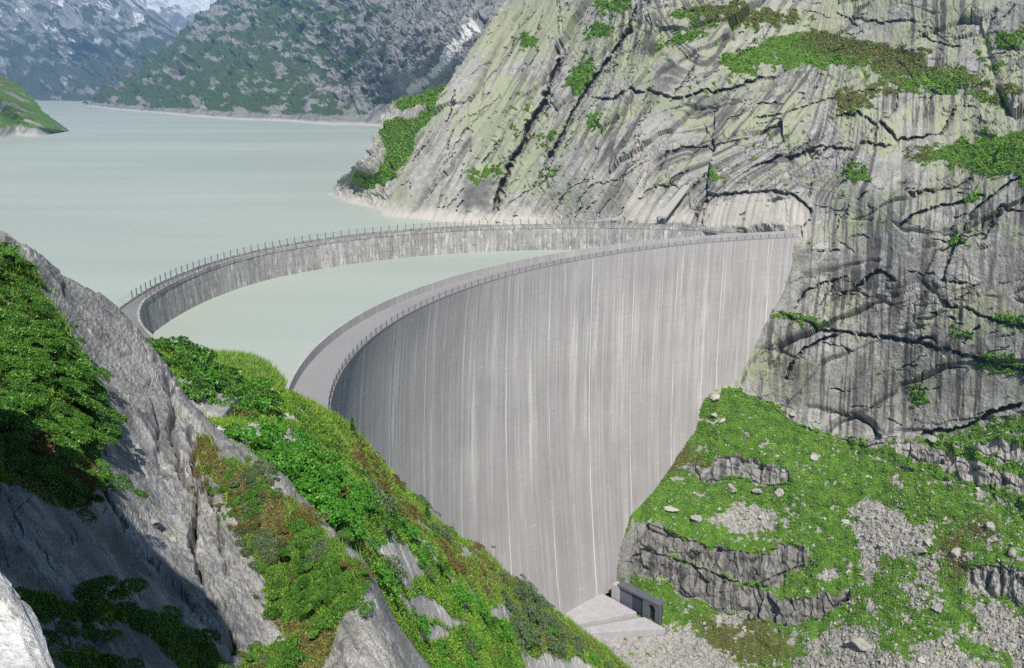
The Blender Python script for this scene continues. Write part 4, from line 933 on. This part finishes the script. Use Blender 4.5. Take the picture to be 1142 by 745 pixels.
dn += spf([(186, 520), (225, 500), (232, 560), (222, 640), (196, 600)], 6) * .09 * facet(Xf / .16, Yf / .2, 54, 1.2)[0]
dn = dn * (1 - .6 * vegn) + vegn * .05 * fbm(Xf * 4, Yf * 4, 3, 25)
df = .9 * fbm(Xf / 9, Yf / 9, 4, 26) * ss(25, 60, Yf) + .28 * fbm(Xf / 2.2, Yf / 2.2, 3, 27) + rkf * (.5 * facet(Xf / 1.5, Yf / 1.8, 55, 1.1)[0] + .25 * fbm(Xf / .6, Yf / .6, 3, 28))
Zf = Zf + dn * nearm + df * (1 - nearm) * .7
dark_face = spf([(395, 624), (418, 650), (441, 705), (482, 750), (480, 790), (405, 790), (399, 700), (410, 667)], 4) * nearm
M_fore = rock_material('foreground_rock', (.12, .118, .115), (.225, .22, .21), (.37, .36, .34), (.28, .30, .19), (.07, .07, .075), (.52, .50, .47), (.030, .065, .014), (.05, .105, .02), (.12, .085, .035), (.42, .40, .37), scale=9.0, tide=False, grain=75)
M_ridge = rock_material('ridge_ground', (.20, .195, .185), (.32, .31, .295), (.45, .43, .40), (.28, .30, .19), (.1, .1, .1), (.55, .52, .48), (.035, .095, .012), (.07, .165, .022), (.125, .075, .03), (.42, .40, .37), scale=1.6, tide=False)
stain_shade = ss(.0, .5, fbm(gc / 9, ga / 110, 5, 33, .6)) * ss(-.35, .3, fbm(Xf, Yf, 3, 34)) * .8
Pf = np.stack([Xf, Yf, Zf], -1)
z0 = np.zeros(Xf.shape)
palef = np.clip(ss(.15, .5, fbm(gc / 22, ga / 90, 4, 36)) * .35 * nearm + .6 * rkf * (1 - nearm), 0, 1)
SHADE_DARK = spf([(-200, 520), (0, 520), (90, 560), (150, 600), (215, 670), (262, 745), (240, 800), (-200, 800)], 12) * nearm  # painted shade: dark patch along the boulder's shadow in the hollow
stain_shade = np.maximum(stain_shade, .6 * SHADE_DARK * ss(-.5, .2, fbm(Xf * 1.3, Yf * 1.3, 4, 94)))
fat = dict(veg=veg2, lichen=ss(.2, .6, fbm(Xf * 2.2, Yf * 2.2, 4, 35)) * .35 * nearm, stain=stain_shade * nearm, pale=palef, gravel=z0, brown=br2, shore=z0)  # stain holds rock streaks plus the hollow's painted shade
me_f = grid_faces(*Xf.shape)
vy = Yf.ravel()[me_f[:, 0]]
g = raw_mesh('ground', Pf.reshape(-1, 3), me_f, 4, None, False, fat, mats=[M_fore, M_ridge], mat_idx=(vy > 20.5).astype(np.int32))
tag(link(bpy.data.objects.new('ground', g)), 'near rocky ground falling from a grey slab to a green ridge', kind='structure')
def gz(x, y):
    u = np.asarray(x) / y; l = np.log(y)
    j = np.clip(np.searchsorted(U_, u), 1, len(U_) - 1); i = np.clip(np.searchsorted(LN_, l), 1, len(LN_) - 1)
    return Zf[i, j]
# visible ground points: for each column keep samples that rise above everything nearer
Qs = (Zf - CAMH) / Yf
vis = Qs >= np.maximum.accumulate(np.vstack([np.full((1, Qs.shape[1]), -9), Qs[:-1]]), 0) - .004
px_f, py_f = project(Pf)
inframe = (px_f > -60) & (px_f < 1160) & (py_f > -20) & (py_f < 790) & vis

gyx = np.gradient(Pf, axis=1); gyy = np.gradient(Pf, axis=0)
Nf = np.cross(gyx, gyy); Nf /= np.linalg.norm(Nf, axis=2)[..., None] + 1e-9
Nf[Nf[..., 2] < 0] *= -1

# ================================================================== shrubs, ferns and grass near the photographer
M_leaf = leaf_material('shrub_leaves', [(0, (.014, .045, .008)), (.3, (.035, .100, .012)), (.6, (.070, .180, .020)), (.85, (.135, .28, .045)), (1.0, (.20, .34, .09))], .38)
M_fern = leaf_material('fern_fronds', [(0, (.020, .075, .006)), (.4, (.045, .170, .012)), (.75, (.075, .25, .02)), (1.0, (.12, .30, .04))], .5)
M_rust = leaf_material('rust_shrub_leaves', [(0, (.05, .045, .012)), (.4, (.10, .09, .022)), (.7, (.15, .10, .035)), (1.0, (.22, .09, .04))], .6)
M_gray_leaf = leaf_material('grey_green_leaves', [(0, (.03, .05, .02)), (.5, (.085, .13, .055)), (1.0, (.17, .22, .11))], .55)
M_twig = NT('twig_bark').base((.10, .075, .05))

def shrub_mesh(name, n_leaf, rad, hgt, leaf, mat, seed, upright=.35, lobes=13):
    r = np.random.default_rng(seed)
    lob = r.normal(size=(lobes, 3)) * [rad * .58, rad * .58, hgt * .3]; lob[:, 2] = np.abs(lob[:, 2]) + hgt * .35
    lr = rad * r.uniform(.22, .5, lobes)
    k = r.integers(0, lobes, n_leaf)
    d = r.normal(size=(n_leaf, 3)); d /= np.linalg.norm(d, axis=1)[:, None]; d[:, 2] = np.where(d[:, 2] < -.3, -d[:, 2], d[:, 2])
    rr_ = r.uniform(.35, 1.0, n_leaf) ** .5
    p = lob[k] + d * (lr[k] * rr_)[:, None] * [1, 1, hgt / rad * .8]
    p[:, 2] = np.maximum(p[:, 2], .01)
    tone = np.clip(.15 + .55 * rr_ * (p[:, 2] / hgt) ** .5 + r.normal(0, .16, n_leaf) + (r.random(lobes) * .16)[k], 0, 1)
    tone = np.clip(r.normal(.48, .13, n_leaf) + (r.random(lobes) * .36 - .18)[k], 0, 1)
    V, F, t = leaf_quads(p, d, np.full(n_leaf, leaf), tone, seed, lift=0, upright=upright)
    return raw_mesh(name, V, F, 4, mat, False, dict(tone=t))
def stem_mesh(name, rad, hgt, seed):
    r = random.Random(seed); b = MB()
    for k in range(9):
        a = r.uniform(0, 6.28); q = np.array([math.cos(a) * rad * .5, math.sin(a) * rad * .5, hgt * r.uniform(.5, .8)])
        b.bar((0, 0, -.1 * hgt), q * [.4, .4, .55], .022 * rad + .003, 5); b.bar(q * [.4, .4, .55], q, .014 * rad + .002, 4)
    o = b.build(name, M_twig); m_ = o.data; bpy.data.objects.remove(o); return m_
def shrub_kind(seed, n_leaf, rad, hgt, leaf, mat, upright=.35):
    return shrub_mesh('foliage', n_leaf, rad, hgt, leaf, mat, seed, upright), stem_mesh('stem', rad, hgt, seed)
def tilt_e(nrm, rz):
    from mathutils import Vector, Quaternion
    v = Vector((0, 0, 1)) if nrm is None else Vector(tuple(np.asarray(nrm) * .75 + np.array([0, -.05, .45]))).normalized()
    return (Vector((0, 0, 1)).rotation_difference(v) @ Quaternion((0, 0, 1), rz)).to_euler()
def place_shrub(kind, loc, sc_, rz, name, label, cat, group, stem=True, nrm=None):
    e = empty(name, loc); e.scale = (sc_,) * 3; e.rotation_euler = tilt_e(nrm, rz)
    tag(e, label, cat, group)
    link(bpy.data.objects.new('foliage', kind[0]), e)
    if stem: link(bpy.data.objects.new('stem', kind[1]), e)
    return e
near_k = [shrub_kind(s_, 6500, .30, .13, .0115, M_leaf, .3) for s_ in (1, 2, 3, 4, 9)]
gray_k = [shrub_kind(s_, 4000, .26, .12, .012, M_gray_leaf, .3) for s_ in (5, 6)]
rust_k = [shrub_kind(s_, 3600, .26, .09, .0105, M_rust, .3) for s_ in (7, 8)]
def sample_visible(mask, n_, mind, seed):
    """spread picks over what can be seen, keeping picks apart in metres"""
    r = np.random.default_rng(seed); c = np.argwhere(mask)
    wgt = 1.0 / np.maximum(Yf[c[:, 0], c[:, 1]], 1) ** 0
    c = c[r.permutation(len(c))][:40000]; out = []; pts = np.zeros((0, 3))
    for i, j in c:
        p = Pf[i, j]; md = mind(p) if callable(mind) else mind
        if len(pts) and (((pts - p) ** 2).sum(1) < md * md).any(): continue
        out.append((i, j)); pts = np.vstack([pts, p])
        if len(out) >= n_: break
    return out
bl = inframe & (nearm > .5) & (spf(BUSH_L, 22) > .86)
for q, (i, j) in enumerate(sample_visible(bl, 130, .26, 1)):
    br_ = brn[i, j] > .5
    kd = random.choice(rust_k if br_ and random.random() < .45 else near_k)
    place_shrub(kd, Pf[i, j] - [0, 0, .05], random.uniform(.6, 1.15), random.uniform(0, 6.28), 'alpine_shrub', 'leafy low alpine shrub in the dense dark green mat on the grey slab', 'shrub', 'shrubs massed on the left of the slab', nrm=Nf[i, j])
br = inframe & (nearm > .5) & ((spf(BUSH_R, 5) > .7) | (spf(BUSH_B, 3) > .7))
for q, (i, j) in enumerate(sample_visible(br, 95, .22, 2)):
    kd = random.choice(near_k + gray_k[:1] + rust_k[:1])
    place_shrub(kd, Pf[i, j] - [0, 0, .05], random.uniform(.5, .95), random.uniform(0, 6.28), 'alpine_shrub', 'leafy low shrub beside the reddish moss right of the grey slab', 'shrub', 'shrubs right of the slab', nrm=Nf[i, j])
ms = inframe & (nearm > .5) & (spf(MOSS, 3) > .7)
for q, (i, j) in enumerate(sample_visible(ms, 22, .25, 3)):
    place_shrub(random.choice(rust_k), Pf[i, j] - [0, 0, .06], random.uniform(.4, .75), random.uniform(0, 6.28), 'heather_tuft', 'low rust brown heather tuft along the seam of the slab', 'heather', 'heather tufts along the rock seam', nrm=Nf[i, j])
fs = inframe & (nearm > .5) & (spf(FERN_S, 3) * vegn > .55)
for q, (i, j) in enumerate(sample_visible(fs, 20, .26, 4)):
    place_shrub(random.choice(near_k), Pf[i, j] - [0, 0, .08], random.uniform(.4, .9), random.uniform(0, 6.28), 'shaded_shrub', 'small leafy shrub in the dark shade below the slab', 'shrub', 'shrubs in the shaded hollow', nrm=Nf[i, j])
# turf and moss on the near ground
def turf(mask, n_, size, cid, mat, name, label, cat, seed, lift=.8, upr=.5):
    c = np.argwhere(mask); r = np.random.default_rng(seed); s_ = c[r.integers(0, len(c), n_)]
    p_ = Pf[s_[:, 0], s_[:, 1]] + r.normal(size=(n_, 3)) * np.array([.5, .5, .0]) * size
    V, F, t = leaf_quads(p_, np.tile([-.1, -.2, .95], (n_, 1)), np.full(n_, size), cid(s_, r), seed, lift=lift, upright=upr)
    tag(link(bpy.data.objects.new(name, raw_mesh(name, V, F, 4, mat, False, dict(tone=t)))), label, cat, kind='stuff')
turf(inframe & (nearm > .5) & (vegn > .45), 70000, .016, lambda s_, r: np.where(r.random(len(s_)) < .25 + .6 * brn[s_[:, 0], s_[:, 1]], r.uniform(.86, 1, len(s_)), np.clip(r.normal(.38, .17, len(s_)), 0, .85)), M_grass, 'moss', 'short moss and turf between the shrubs on the near rock', 'moss', 21)
rd_ = inframe & (nearm < .5)
c = np.argwhere(rd_ & (veg2 > .45)); r_ = np.random.default_rng(31)
n_ = 430000
c2 = np.argwhere((nearm < .5) & ~rd_ & (veg2 > .45) & (Yf > 24) & (Yf < 170) & (U > -.7))
s_ = np.vstack([c[r_.integers(0, len(c), n_ - 90000)], c2[r_.integers(0, len(c2), 90000)]])
p_ = Pf[s_[:, 0], s_[:, 1]] + r_.normal(size=(n_, 3)) * [.12, .12, 0]
bb = br2[s_[:, 0], s_[:, 1]]
tn_ = np.where(r_.random(n_) < .08 + .7 * bb, r_.uniform(.84, 1, n_), np.clip(.50 + .40 * fbm(p_[:, 0] / 3.2, p_[:, 1] / 4.5, 4, 8) + r_.normal(0, .08, n_), 0, .85))
V, F, t = leaf_quads(p_, np.tile([-.1, -.25, .95], (n_, 1)), 0.00130 * Yf[s_[:, 0], s_[:, 1]] * r_.uniform(.7, 1.4, n_), tn_, 33, lift=1.2, upright=.4)
tag(link(bpy.data.objects.new('ground_cover', raw_mesh('ground_cover', V, F, 4, M_grass, False, dict(tone=t)))), 'bright green ground cover on the ridge before the tall dam', 'ground cover', kind='stuff')
fern_k = [shrub_kind(s_, 900, .9, .7, .085, M_fern, .2) for s_ in (11, 12, 13)]
mid_k = [shrub_kind(s_, 1000, 1.0, .75, .075, M_leaf) for s_ in (14, 15)]
midg_k = [shrub_kind(s_, 900, 1.0, .7, .075, M_gray_leaf) for s_ in (16, 17)]
midr_k = [shrub_kind(s_, 800, 1.0, .45, .075, M_rust) for s_ in (18, 19)]
def scat(mask, n_, md, seed, kinds, sc_, name, label, cat, group, sink=.1):
    for i, j in sample_visible(mask, n_, md, seed):
        place_shrub(random.choice(kinds), Pf[i, j] - [0, 0, sink], random.uniform(*sc_), random.uniform(0, 6.28), name, label, cat, group, stem=False, nrm=Nf[i, j])
fernz = [(268, 495), (340, 490), (400, 540), (400, 600), (370, 600), (330, 560), (290, 520)]
scat(rd_ & (spf(fernz, 4) > .6), 60, .95, 41, fern_k, (.7, 1.15), 'fern', 'bright green upright fern on the slope just right of the slab', 'fern', 'ferns right of the slab')
scat(rd_ & (spf([(165, 385), (270, 430), (300, 440), (260, 470), (200, 440)], 3) > .6), 34, 1.1, 42, mid_k + fern_k[:1], (.8, 1.5), 'lakeside_shrub', 'rounded green shrub on the knoll between the two dams', 'shrub', 'shrubs on the knoll by the water')
scat(rd_ & (brf > .5), 60, 1.6, 43, midr_k, (.7, 1.3), 'rusty_shrub', 'low rusty brown shrub along the ridge edge before the tall dam', 'shrub', 'rusty shrubs along the ridge edge')
scat(rd_ & (spf([(560, 640), (650, 720), (640, 740), (600, 740), (560, 690)], 4) > .5), 30, 1.8, 44, midg_k, (1.0, 1.9), 'willow_shrub', 'grey green willow shrub at the foot of the ridge near the apron', 'shrub', 'grey green shrubs at the foot of the ridge')
scat(rd_ & (brf < .4) & (rkf < .2) & (py_f > 500), 80, 1.6, 45, mid_k + fern_k + midg_k[:1], (.6, 1.3), 'green_shrub', 'green shrub on the ridge slope below the ferns', 'shrub', 'green shrubs on the ridge slope')
def blades(mask, n_, hfun, seed, name, label, dist_w):
    """thin upright grass blades"""
    c_ = np.argwhere(mask); r = np.random.default_rng(seed); q_ = c_[r.integers(0, len(c_), n_)]
    p_ = Pf[q_[:, 0], q_[:, 1]]; h_ = hfun(Yf[q_[:, 0], q_[:, 1]]) * r.uniform(.5, 1.5, n_)
    a_ = r.uniform(0, 6.28, n_); wv = np.stack([np.cos(a_), np.sin(a_), 0 * a_], 1) * (h_ * dist_w)[:, None]
    tip = p_ + np.stack([r.normal(0, .35, n_) * h_, r.normal(0, .35, n_) * h_, h_], 1)
    V_ = np.stack([p_ - wv, p_ + wv, tip], 1).reshape(-1, 3)
    t_ = np.clip(.62 + .25 * fbm(p_[:, 0] / 2, p_[:, 1] / 2, 2, 6) + r.normal(0, .12, n_), 0, 1)
    o = link(bpy.data.objects.new(name, raw_mesh(name, V_, np.arange(n_ * 3).reshape(-1, 3), 3, M_blade, False, dict(tone=np.repeat(t_, 3)))))
    tag(o, label, 'grass', kind='stuff')
M_blade = leaf_material('long_grass', [(0, (.03, .08, .01)), (.4, (.08, .19, .015)), (.7, (.16, .29, .03)), (.9, (.26, .30, .07)), (1.0, (.30, .25, .10))], .5)
blades(inframe & (nearm > .5) & (vegn > .4) & (brn < .6), 17000, lambda y: .010 * y, 71, 'grass', 'thin grass blades among the near shrubs', .035)
blades(rd_ & (veg2 > .4), 60000, lambda y: .0065 * y, 72, 'grass', 'thin grass blades on the ridge before the dam', .06)
def at_ground(px, py, ymin=20):
    m_ = np.hypot(px_f - px, py_f - py) + 1e3 * ~vis + 1e3 * (Yf < ymin) + 1e3 * (Yf > 235); i, j = np.unravel_index(np.argmin(m_), m_.shape); return Pf[i, j]
def conifer(loc, h, label):
    e = empty('young_conifer', loc); tag(e, label, 'tree')
    r = np.random.default_rng(int(h * 100)); n_ = 700; z = r.uniform(.08, 1, n_) ** .8; a = r.uniform(0, 6.28, n_)
    tier = .75 + .25 * np.sin(z * 26); rad = (1.02 - z) * .34 * tier * r.uniform(.3, 1, n_) ** .5
    p_ = np.stack([np.cos(a) * rad, np.sin(a) * rad, z - .18 * rad], 1) * h
    dd = np.stack([np.cos(a), np.sin(a), 0 * a - .2], 1)
    V, F, t = leaf_quads(p_, dd, np.full(n_, h * .05), np.clip(r.normal(.35, .18, n_), 0, 1), 5, lift=0, upright=.2)
    link(bpy.data.objects.new('foliage', raw_mesh('foliage', V, F, 4, M_leaf, False, dict(tone=t))), e)
    MB().bar((0, 0, -.2), (0, 0, h * .95), .03 * h, 6).build('trunk', M_twig, e)
conifer(at_ground(394, 487), 1.9, 'tiny young conifer standing on the ridge edge against the tall dam')
conifer(at_ground(476, 580), 1.8, 'tiny young conifer beside rusty shrubs on the ridge edge')

# ================================================================== loose rock
def boulder_mesh(name, seed, mat, sq=(1, 1, 1), cuts=9, sub=3, rough=.12):
    r = np.random.default_rng(seed)
    import bmesh
    b = bmesh.new(); bmesh.ops.create_icosphere(b, subdivisions=sub, radius=1)
    v = np.array([q.co[:] for q in b.verts]); f_ = np.array([[q.index for q in t.verts] for t in b.faces]); b.free()
    for k in range(cuts):                                   # flat broken faces
        n_ = r.normal(size=3); n_ /= np.linalg.norm(n_); o_ = r.uniform(.36, .75)
        h_ = v @ n_ - o_; v = v - np.clip(h_, 0, None)[:, None] * n_ * .985
    v = v + v * (rough * fbm(v[:, 0] * 3 + v[:, 2] * 2.1, v[:, 1] * 3 + seed, 4, seed))[:, None]
    v = v * np.array(sq)
    return raw_mesh(name, v, f_, 3, mat, False)
n = NT('boulder_rock'); ob = n.coord('Object'); rnd = n.objrand()
f1 = n.noise(ob, 2.2, 5, .7)
c_ = n.mix(rnd, n.ramp(f1, [(.3, (.20, .195, .18)), (.7, (.40, .385, .35))]), n.ramp(f1, [(.3, (.25, .24, .21)), (.7, (.48, .46, .40))]))
n.bump(n.noise(ob, 7, 5, .7), .5, .15); M_boul = n.base(c_)
bk = [boulder_mesh('boulder', 60 + k, M_boul, (1, random.uniform(.65, .95), random.uniform(.5, .8)), 10) for k in range(7)]
def hill_boulder(px, py, wpx, label, group=None, sq=None, seed=None, tilt=None):
    p_ = hill_pt(px, py); s_ = wpx * .5 * p_[1] / 1000 * .92
    me_ = random.choice(bk) if seed is None else boulder_mesh('boulder', seed, M_boul, sq or (1, .8, .6), 9)
    o = link(bpy.data.objects.new('boulder', me_)); o.location = p_ + np.array([0, 0, .22 * s_]); o.scale = (s_,) * 3
    o.rotation_euler = tilt or (random.uniform(-.4, .4), random.uniform(-.4, .4), random.uniform(0, 6.28))
    tag(o, label, 'boulder', group); return o
big = [(843, 549, 25, 'large flat grey boulder below the small cliff band in the grass', (1, .85, .45)), (778, 581, 20, 'angular pale boulder on the left edge of the upper gravel patch', (1, .8, .75)), (749, 570, 24, 'flat brownish boulder in grass near the dam edge', (1, .7, .35)),
       (963, 722, 42, 'largest flat slab boulder lying on the gravel at the bottom of the slope', (1.1, .6, .42)), (1026, 617, 30, 'long dark edged slab boulder tilted in the rubble', (1.2, .45, .4)), (909, 511, 15, 'rounded grey boulder alone in grass below the cliff', (1, .9, .8)),
       (833, 486, 12, 'pale pointed boulder in the middle of the upper meadow', (1, .8, .9)), (806, 471, 13, 'pale boulder right of its twin near the dam wall', (1, .9, .7)), (797, 464, 11, 'pale boulder left of its twin near the dam wall', (1, .8, .7)), (884, 462, 10, 'small pale boulder under the big cliff foot', (1, .9, .6)),
       (796, 444, 17, 'flat pale boulder at the top corner between dam and cliff', (1, .8, .4)), (850, 577, 17, 'low flat boulder in the middle of the upper gravel patch', (1, .8, .4)), (943, 583, 13, 'grey boulder left of the rubble fan', (1, .9, .8)), (817, 546, 20, 'long low boulder left of the large flat grey one', (1.1, .6, .4)),
       (867, 550, 20, 'broken boulder right of the large flat grey one', (1, .8, .6)), (985, 609, 12, 'pale greenish boulder in the rubble fan', (1, .9, .7)), (1035, 606, 15, 'squarish boulder above the long tilted slab', (1, .9, .7)), (1068, 620, 22, 'brownish boulder above the dark slab rock', (1, .9, .6)),
       (1046, 682, 19, 'grey boulder among grass near the white scree', (1, .8, .6)), (1084, 683, 9, 'upright white stone at the edge of the white scree', (.6, .5, 1)), (1027, 738, 17, 'flat greenish boulder at the bottom edge of the slope', (1, .8, .4)), (1105, 590, 20, 'brownish boulder in the right hand meadow', (1, .9, .6)), (1130, 618, 22, 'dark grey boulder above the dark slab rock at the right edge', (1, .8, .7)),
       (801, 693, 17, 'white boulder beside the green bank above the apron', (1, .9, .7)), (1040, 492, 14, 'blocky boulder under the overhang of the big cliff', (1, .8, .8))]
for k, (x, y, w_, lab, sq) in enumerate(big): hill_boulder(x, y, w_, lab, None, sq, 200 + k)
r_ = np.random.default_rng(77); cnt = 0
while cnt < 150:
    x, y = r_.uniform(705, 1140), r_.uniform(445, 742)
    j, i = int((x - px0) / st), int((y - py0) / st)
    if lower[i, j] < .9 or near_contact[i, j] < 8 or rk[i, j] > .4: continue
    if r_.random() > (.75 if gr[i, j] > .4 else .45) * (.5 + ss(780, 960, x)): continue
    wpx = float(np.clip(r_.lognormal(1.25, .45), 2.4, 10))
    hill_boulder(x, y, wpx, 'pale boulder scattered among grass and gravel on the lower right slope', 'boulders scattered on the lower right slope'); cnt += 1
# small rubble, uncountable
n_ = 6500; c = np.argwhere((lower > .9) & (rk < .4) & (near_contact > 6) & (X > 700) & (X < 1170) & (Y < 770))
wgt = (.22 + .8 * gr + .5 * patch)[c[:, 0], c[:, 1]]; s_ = c[r_.choice(len(c), n_, p=wgt / wgt.sum())]
base = np.array([(1, 0, -.3), (-.4, .9, -.3), (-.5, -.8, -.3), (.1, .1, .8), (-.6, .3, .4)]) 
fb = np.array([(0, 1, 3), (1, 4, 3), (4, 2, 3), (2, 0, 3), (1, 2, 4)])
szr = np.clip(r_.lognormal(-1.05, .45, n_), .14, 1.1); rot_ = r_.uniform(0, 6.28, n_)
Vb = base[None] * szr[:, None, None] * (1 + .35 * r_.normal(size=(n_, 5, 1)))
cr_, sr_ = np.cos(rot_)[:, None], np.sin(rot_)[:, None]
Vb = np.stack([Vb[..., 0] * cr_ - Vb[..., 1] * sr_, Vb[..., 0] * sr_ + Vb[..., 1] * cr_, Vb[..., 2] + .25 * szr[:, None]], -1) + P[s_[:, 0], s_[:, 1]][:, None, :]
Fb = (fb[None] + (np.arange(n_) * 5)[:, None, None]).reshape(-1, 3)
n = NT('rubble_stone'); M_rub = n.base(n.mix(n.noise(n.coord('Object'), .9, 2), (.22, .215, .185), (.43, .415, .36)))
tag(link(bpy.data.objects.new('rubble', raw_mesh('rubble', Vb.reshape(-1, 3), Fb, 3, M_rub, False))), 'small pale stones strewn through the grass of the lower slope', 'rubble', kind='stuff')

# ================================================================== near boulder whose shadow falls across the hollow
def ground_hit(px, py):
    m_ = np.hypot(px_f - px, py_f - py) + 1e3 * ~vis + 1e3 * (Yf > 19); i, j = np.unravel_index(np.argmin(m_), m_.shape); return Pf[i, j]
n = NT('pale_granite'); ob = n.coord('Object')
a1, a2, a3 = n.noise(ob, 6, 6, .7), n.noise(ob, 40, 4, .7), n.noise(ob, 2.2, 4, .6)
c_ = n.mix(n.map(a3, .5, .66), n.ramp(a1, [(.32, (.30, .30, .29)), (.55, (.60, .59, .57)), (.7, (.74, .73, .70))]), (.34, .34, .34))
c_ = n.mix(1.0, c_, n.ramp(a2, [(.3, .7), (.6, 1.1)]), 'MULTIPLY'); n.bump(n.math('ADD', a1, n.math('MULTIPLY', a2, .3)), .7, .06); M_gran = n.base(c_)
# the crest of the boulder follows the line from which its shadow edge falls
toe = [at_y(x_, y_, Y_) - CAM for x_, y_, Y_ in ((92, 800, 2.2), (63, 745, 2.35), (47, 702, 2.5), (28, 668, 2.62), (-6, 650, 2.75), (-60, 560, 2.95))]
shade = []
for e_ in [(0, 512), (50, 535), (100, 552), (140, 580), (190, 645), (232, 700), (270, 745)]:
    G = ground_hit(*e_)
    for t in np.linspace(.3, 14, 1200):
        q = G + SUN * t
        if project(q[None])[0][0] < -30: break
    shade.append(q - CAM)
shade = [np.array(q) for q in shade][::-1]
crest = np.array(toe + shade + [shade[-1] + [-.1, .1, -.5], shade[-1] + [-.6, .4, -1.2]]); sN = 90
tt_ = np.linspace(0, len(crest) - 1, sN); cr3 = np.stack([np.interp(tt_, np.arange(len(crest)), crest[:, k]) for k in range(3)], 1)
for q_ in range(3): cr3[1:-1] = (cr3[:-2] + 2 * cr3[1:-1] + cr3[2:]) / 4 if q_ < 1 else cr3[1:-1]
hf = np.interp(tt_, np.arange(len(crest)), [.05, .06, .08, .12, .5, 1.1, 1.3, .95, .6, .35, .18, .1, .06, .05, .05])
profs = [(-.45, .1, -3.2), (-.2, .05, -1.2), (-.06, .02, -.35), (-.01, .0, -.08), (-.04, -.01, .10), (-.12, 0, .45), (-.30, 0, .85), (-.7, 0, 1.1), (-1.5, 0, 1.15), (-2.4, 0, .9), (-2.8, 0, -.5), (-2.9, 0, -3.2)]
pk = np.linspace(0, len(profs) - 1, 110); pr = np.stack([np.interp(pk, np.arange(len(profs)), [q[k] for q in profs]) for k in range(3)], 1)
BV = np.zeros((sN, 110, 3))
for a in range(sN):
    up = pr[:, 2].copy(); up = np.where(up > 0, up * hf[a] * 1.2, up)
    BV[a] = CAM + cr3[a] + np.stack([np.where(pr[:, 0] < 0, pr[:, 0] * np.clip(.25 + hf[a], 0, 1.2), pr[:, 0]), pr[:, 1], up], 1)
sa, sb = np.meshgrid(np.arange(110) / 9.0, np.arange(sN) / 9.0)
bn = (.05 * facet(sa / 1.3, sb / 1.1, 81, 1.1)[0] + .03 * fbm(sa * 1.3, sb * 1.3, 4, 82) + .02 * facet(sa * 2.2, sb * 2.2, 83, 1.1)[0]) * ss(2, 14, np.arange(sN))[:, None]
BV += bn[..., None] * np.array([-.5, -.3, .6])
bo = grid_obj('boulder', BV - (CAM + [-2.5, 4, -3]), M_gran, smooth=False); bo.location = CAM + [-2.5, 4, -3]
tag(bo, 'big pale sunlit granite boulder at the bottom left corner, shading the hollow behind it', 'boulder')

# ================================================================== small concrete works
M_conc = NT('plain_concrete'); ob = M_conc.coord('Object'); f1 = M_conc.noise(ob, 1.1, 6, .7)
M_conc = M_conc.base(M_conc.ramp(f1, [(.3, (.17, .167, .16)), (.7, (.31, .305, .29))]))
def quad_prism(name, pix, thick, mat, label, cat, extra=None):
    """a slab whose top corners stand at (px, py, forward distance)"""
    q = [at_y(x, y, Y_) for x, y, Y_ in pix]; c = np.mean(q, 0)
    o = MB().hexa([p_ - c - [0, 0, thick] for p_ in q], [p_ - c for p_ in q]).build(name, mat, None, bevel=.05); o.location = c
    tag(o, label, cat); return o
quad_prism('concrete_block', [(222, 455, 47), (246, 466, 45.5), (265, 443, 49.5), (244, 438, 51)], 2.0, M_conc, 'weathered concrete block set in the grass beside the slab', 'block')
n = NT('stone_wall_mix'); M_wall = n.base(n.ramp(n.voro(n.coord('Object'), 1.6, 'F1', 'Color'), [(0, (.24, .235, .22)), (1, (.48, .46, .43))]))
rw = quad_prism('stone_ramp', [(198, 420, 51), (222, 458, 47.3), (243, 438, 51), (216, 415, 54)], 1.2, M_wall, 'low rubble stone ramp behind the concrete block', 'wall')
# ramp and landing above the far abutment
Yr = lambda x, y: float(hill_pt(x, y)[1])
ye = Yr(748, 245) - 5
rp = empty('access_ramp', at_y(750, 236, ye)); tag(rp, 'sloping pale concrete ramp on two posts above the far end of the old dam', 'ramp')
r0 = -at_y(750, 236, ye)
q = [at_y(733, 240.5, ye - 1), at_y(743, 242.0, ye - 1.5), at_y(769, 208, ye + 13), at_y(763, 206, ye + 13)]
MB().hexa([p_ + r0 - [0, 0, .9] for p_ in q], [p_ + r0 for p_ in q]).build('deck', M_pale_slab, rp)
for k in (0, 1):
    MB().bar(q[k] + r0 + [0.3 - .6 * k, .5, -.9], q[k] + r0 + [0.3 - .6 * k, .5, -5.5], .45, 8).build('post', M_steel, rp)
yl = Yr(680, 243) - 9
quad_prism('landing_slab', [(652, 247, yl), (700, 244, yl), (700, 240.6, yl + 3), (655, 246, yl + 2)], .8, M_pale_slab, 'thin pale concrete landing slab on the bank behind the old dam', 'slab')
quad_prism('bank_walkway', [(640, 250.5, 437), (760, 250, 421), (800, 258, 405), (800, 256.5, 409), (762, 247.5, 428), (640, 248.5, 442)], 1.2, M_conc, 'narrow concrete walkway along the bank at the end of the old dam', 'walkway')

# ================================================================== air
hb = MB().box((-1500, 6000, 700), (16000, 16000, 1700)).build('haze', None)
hm = bpy.data.materials.new('haze_air'); hm.use_nodes = True; ht = hm.node_tree; ht.nodes.clear()
pv = ht.nodes.new('ShaderNodeVolumePrincipled'); out = ht.nodes.new('ShaderNodeOutputMaterial')
pv.inputs['Color'].default_value = (.32, .60, 1.0, 1); pv.inputs['Density'].default_value = 0.000115; pv.inputs['Anisotropy'].default_value = .1
ht.links.new(pv.outputs[0], out.inputs['Volume']); hb.data.materials.append(hm)
hb['kind'] = 'stuff'; hb['label'] = 'faint blue mountain haze filling the valley air'
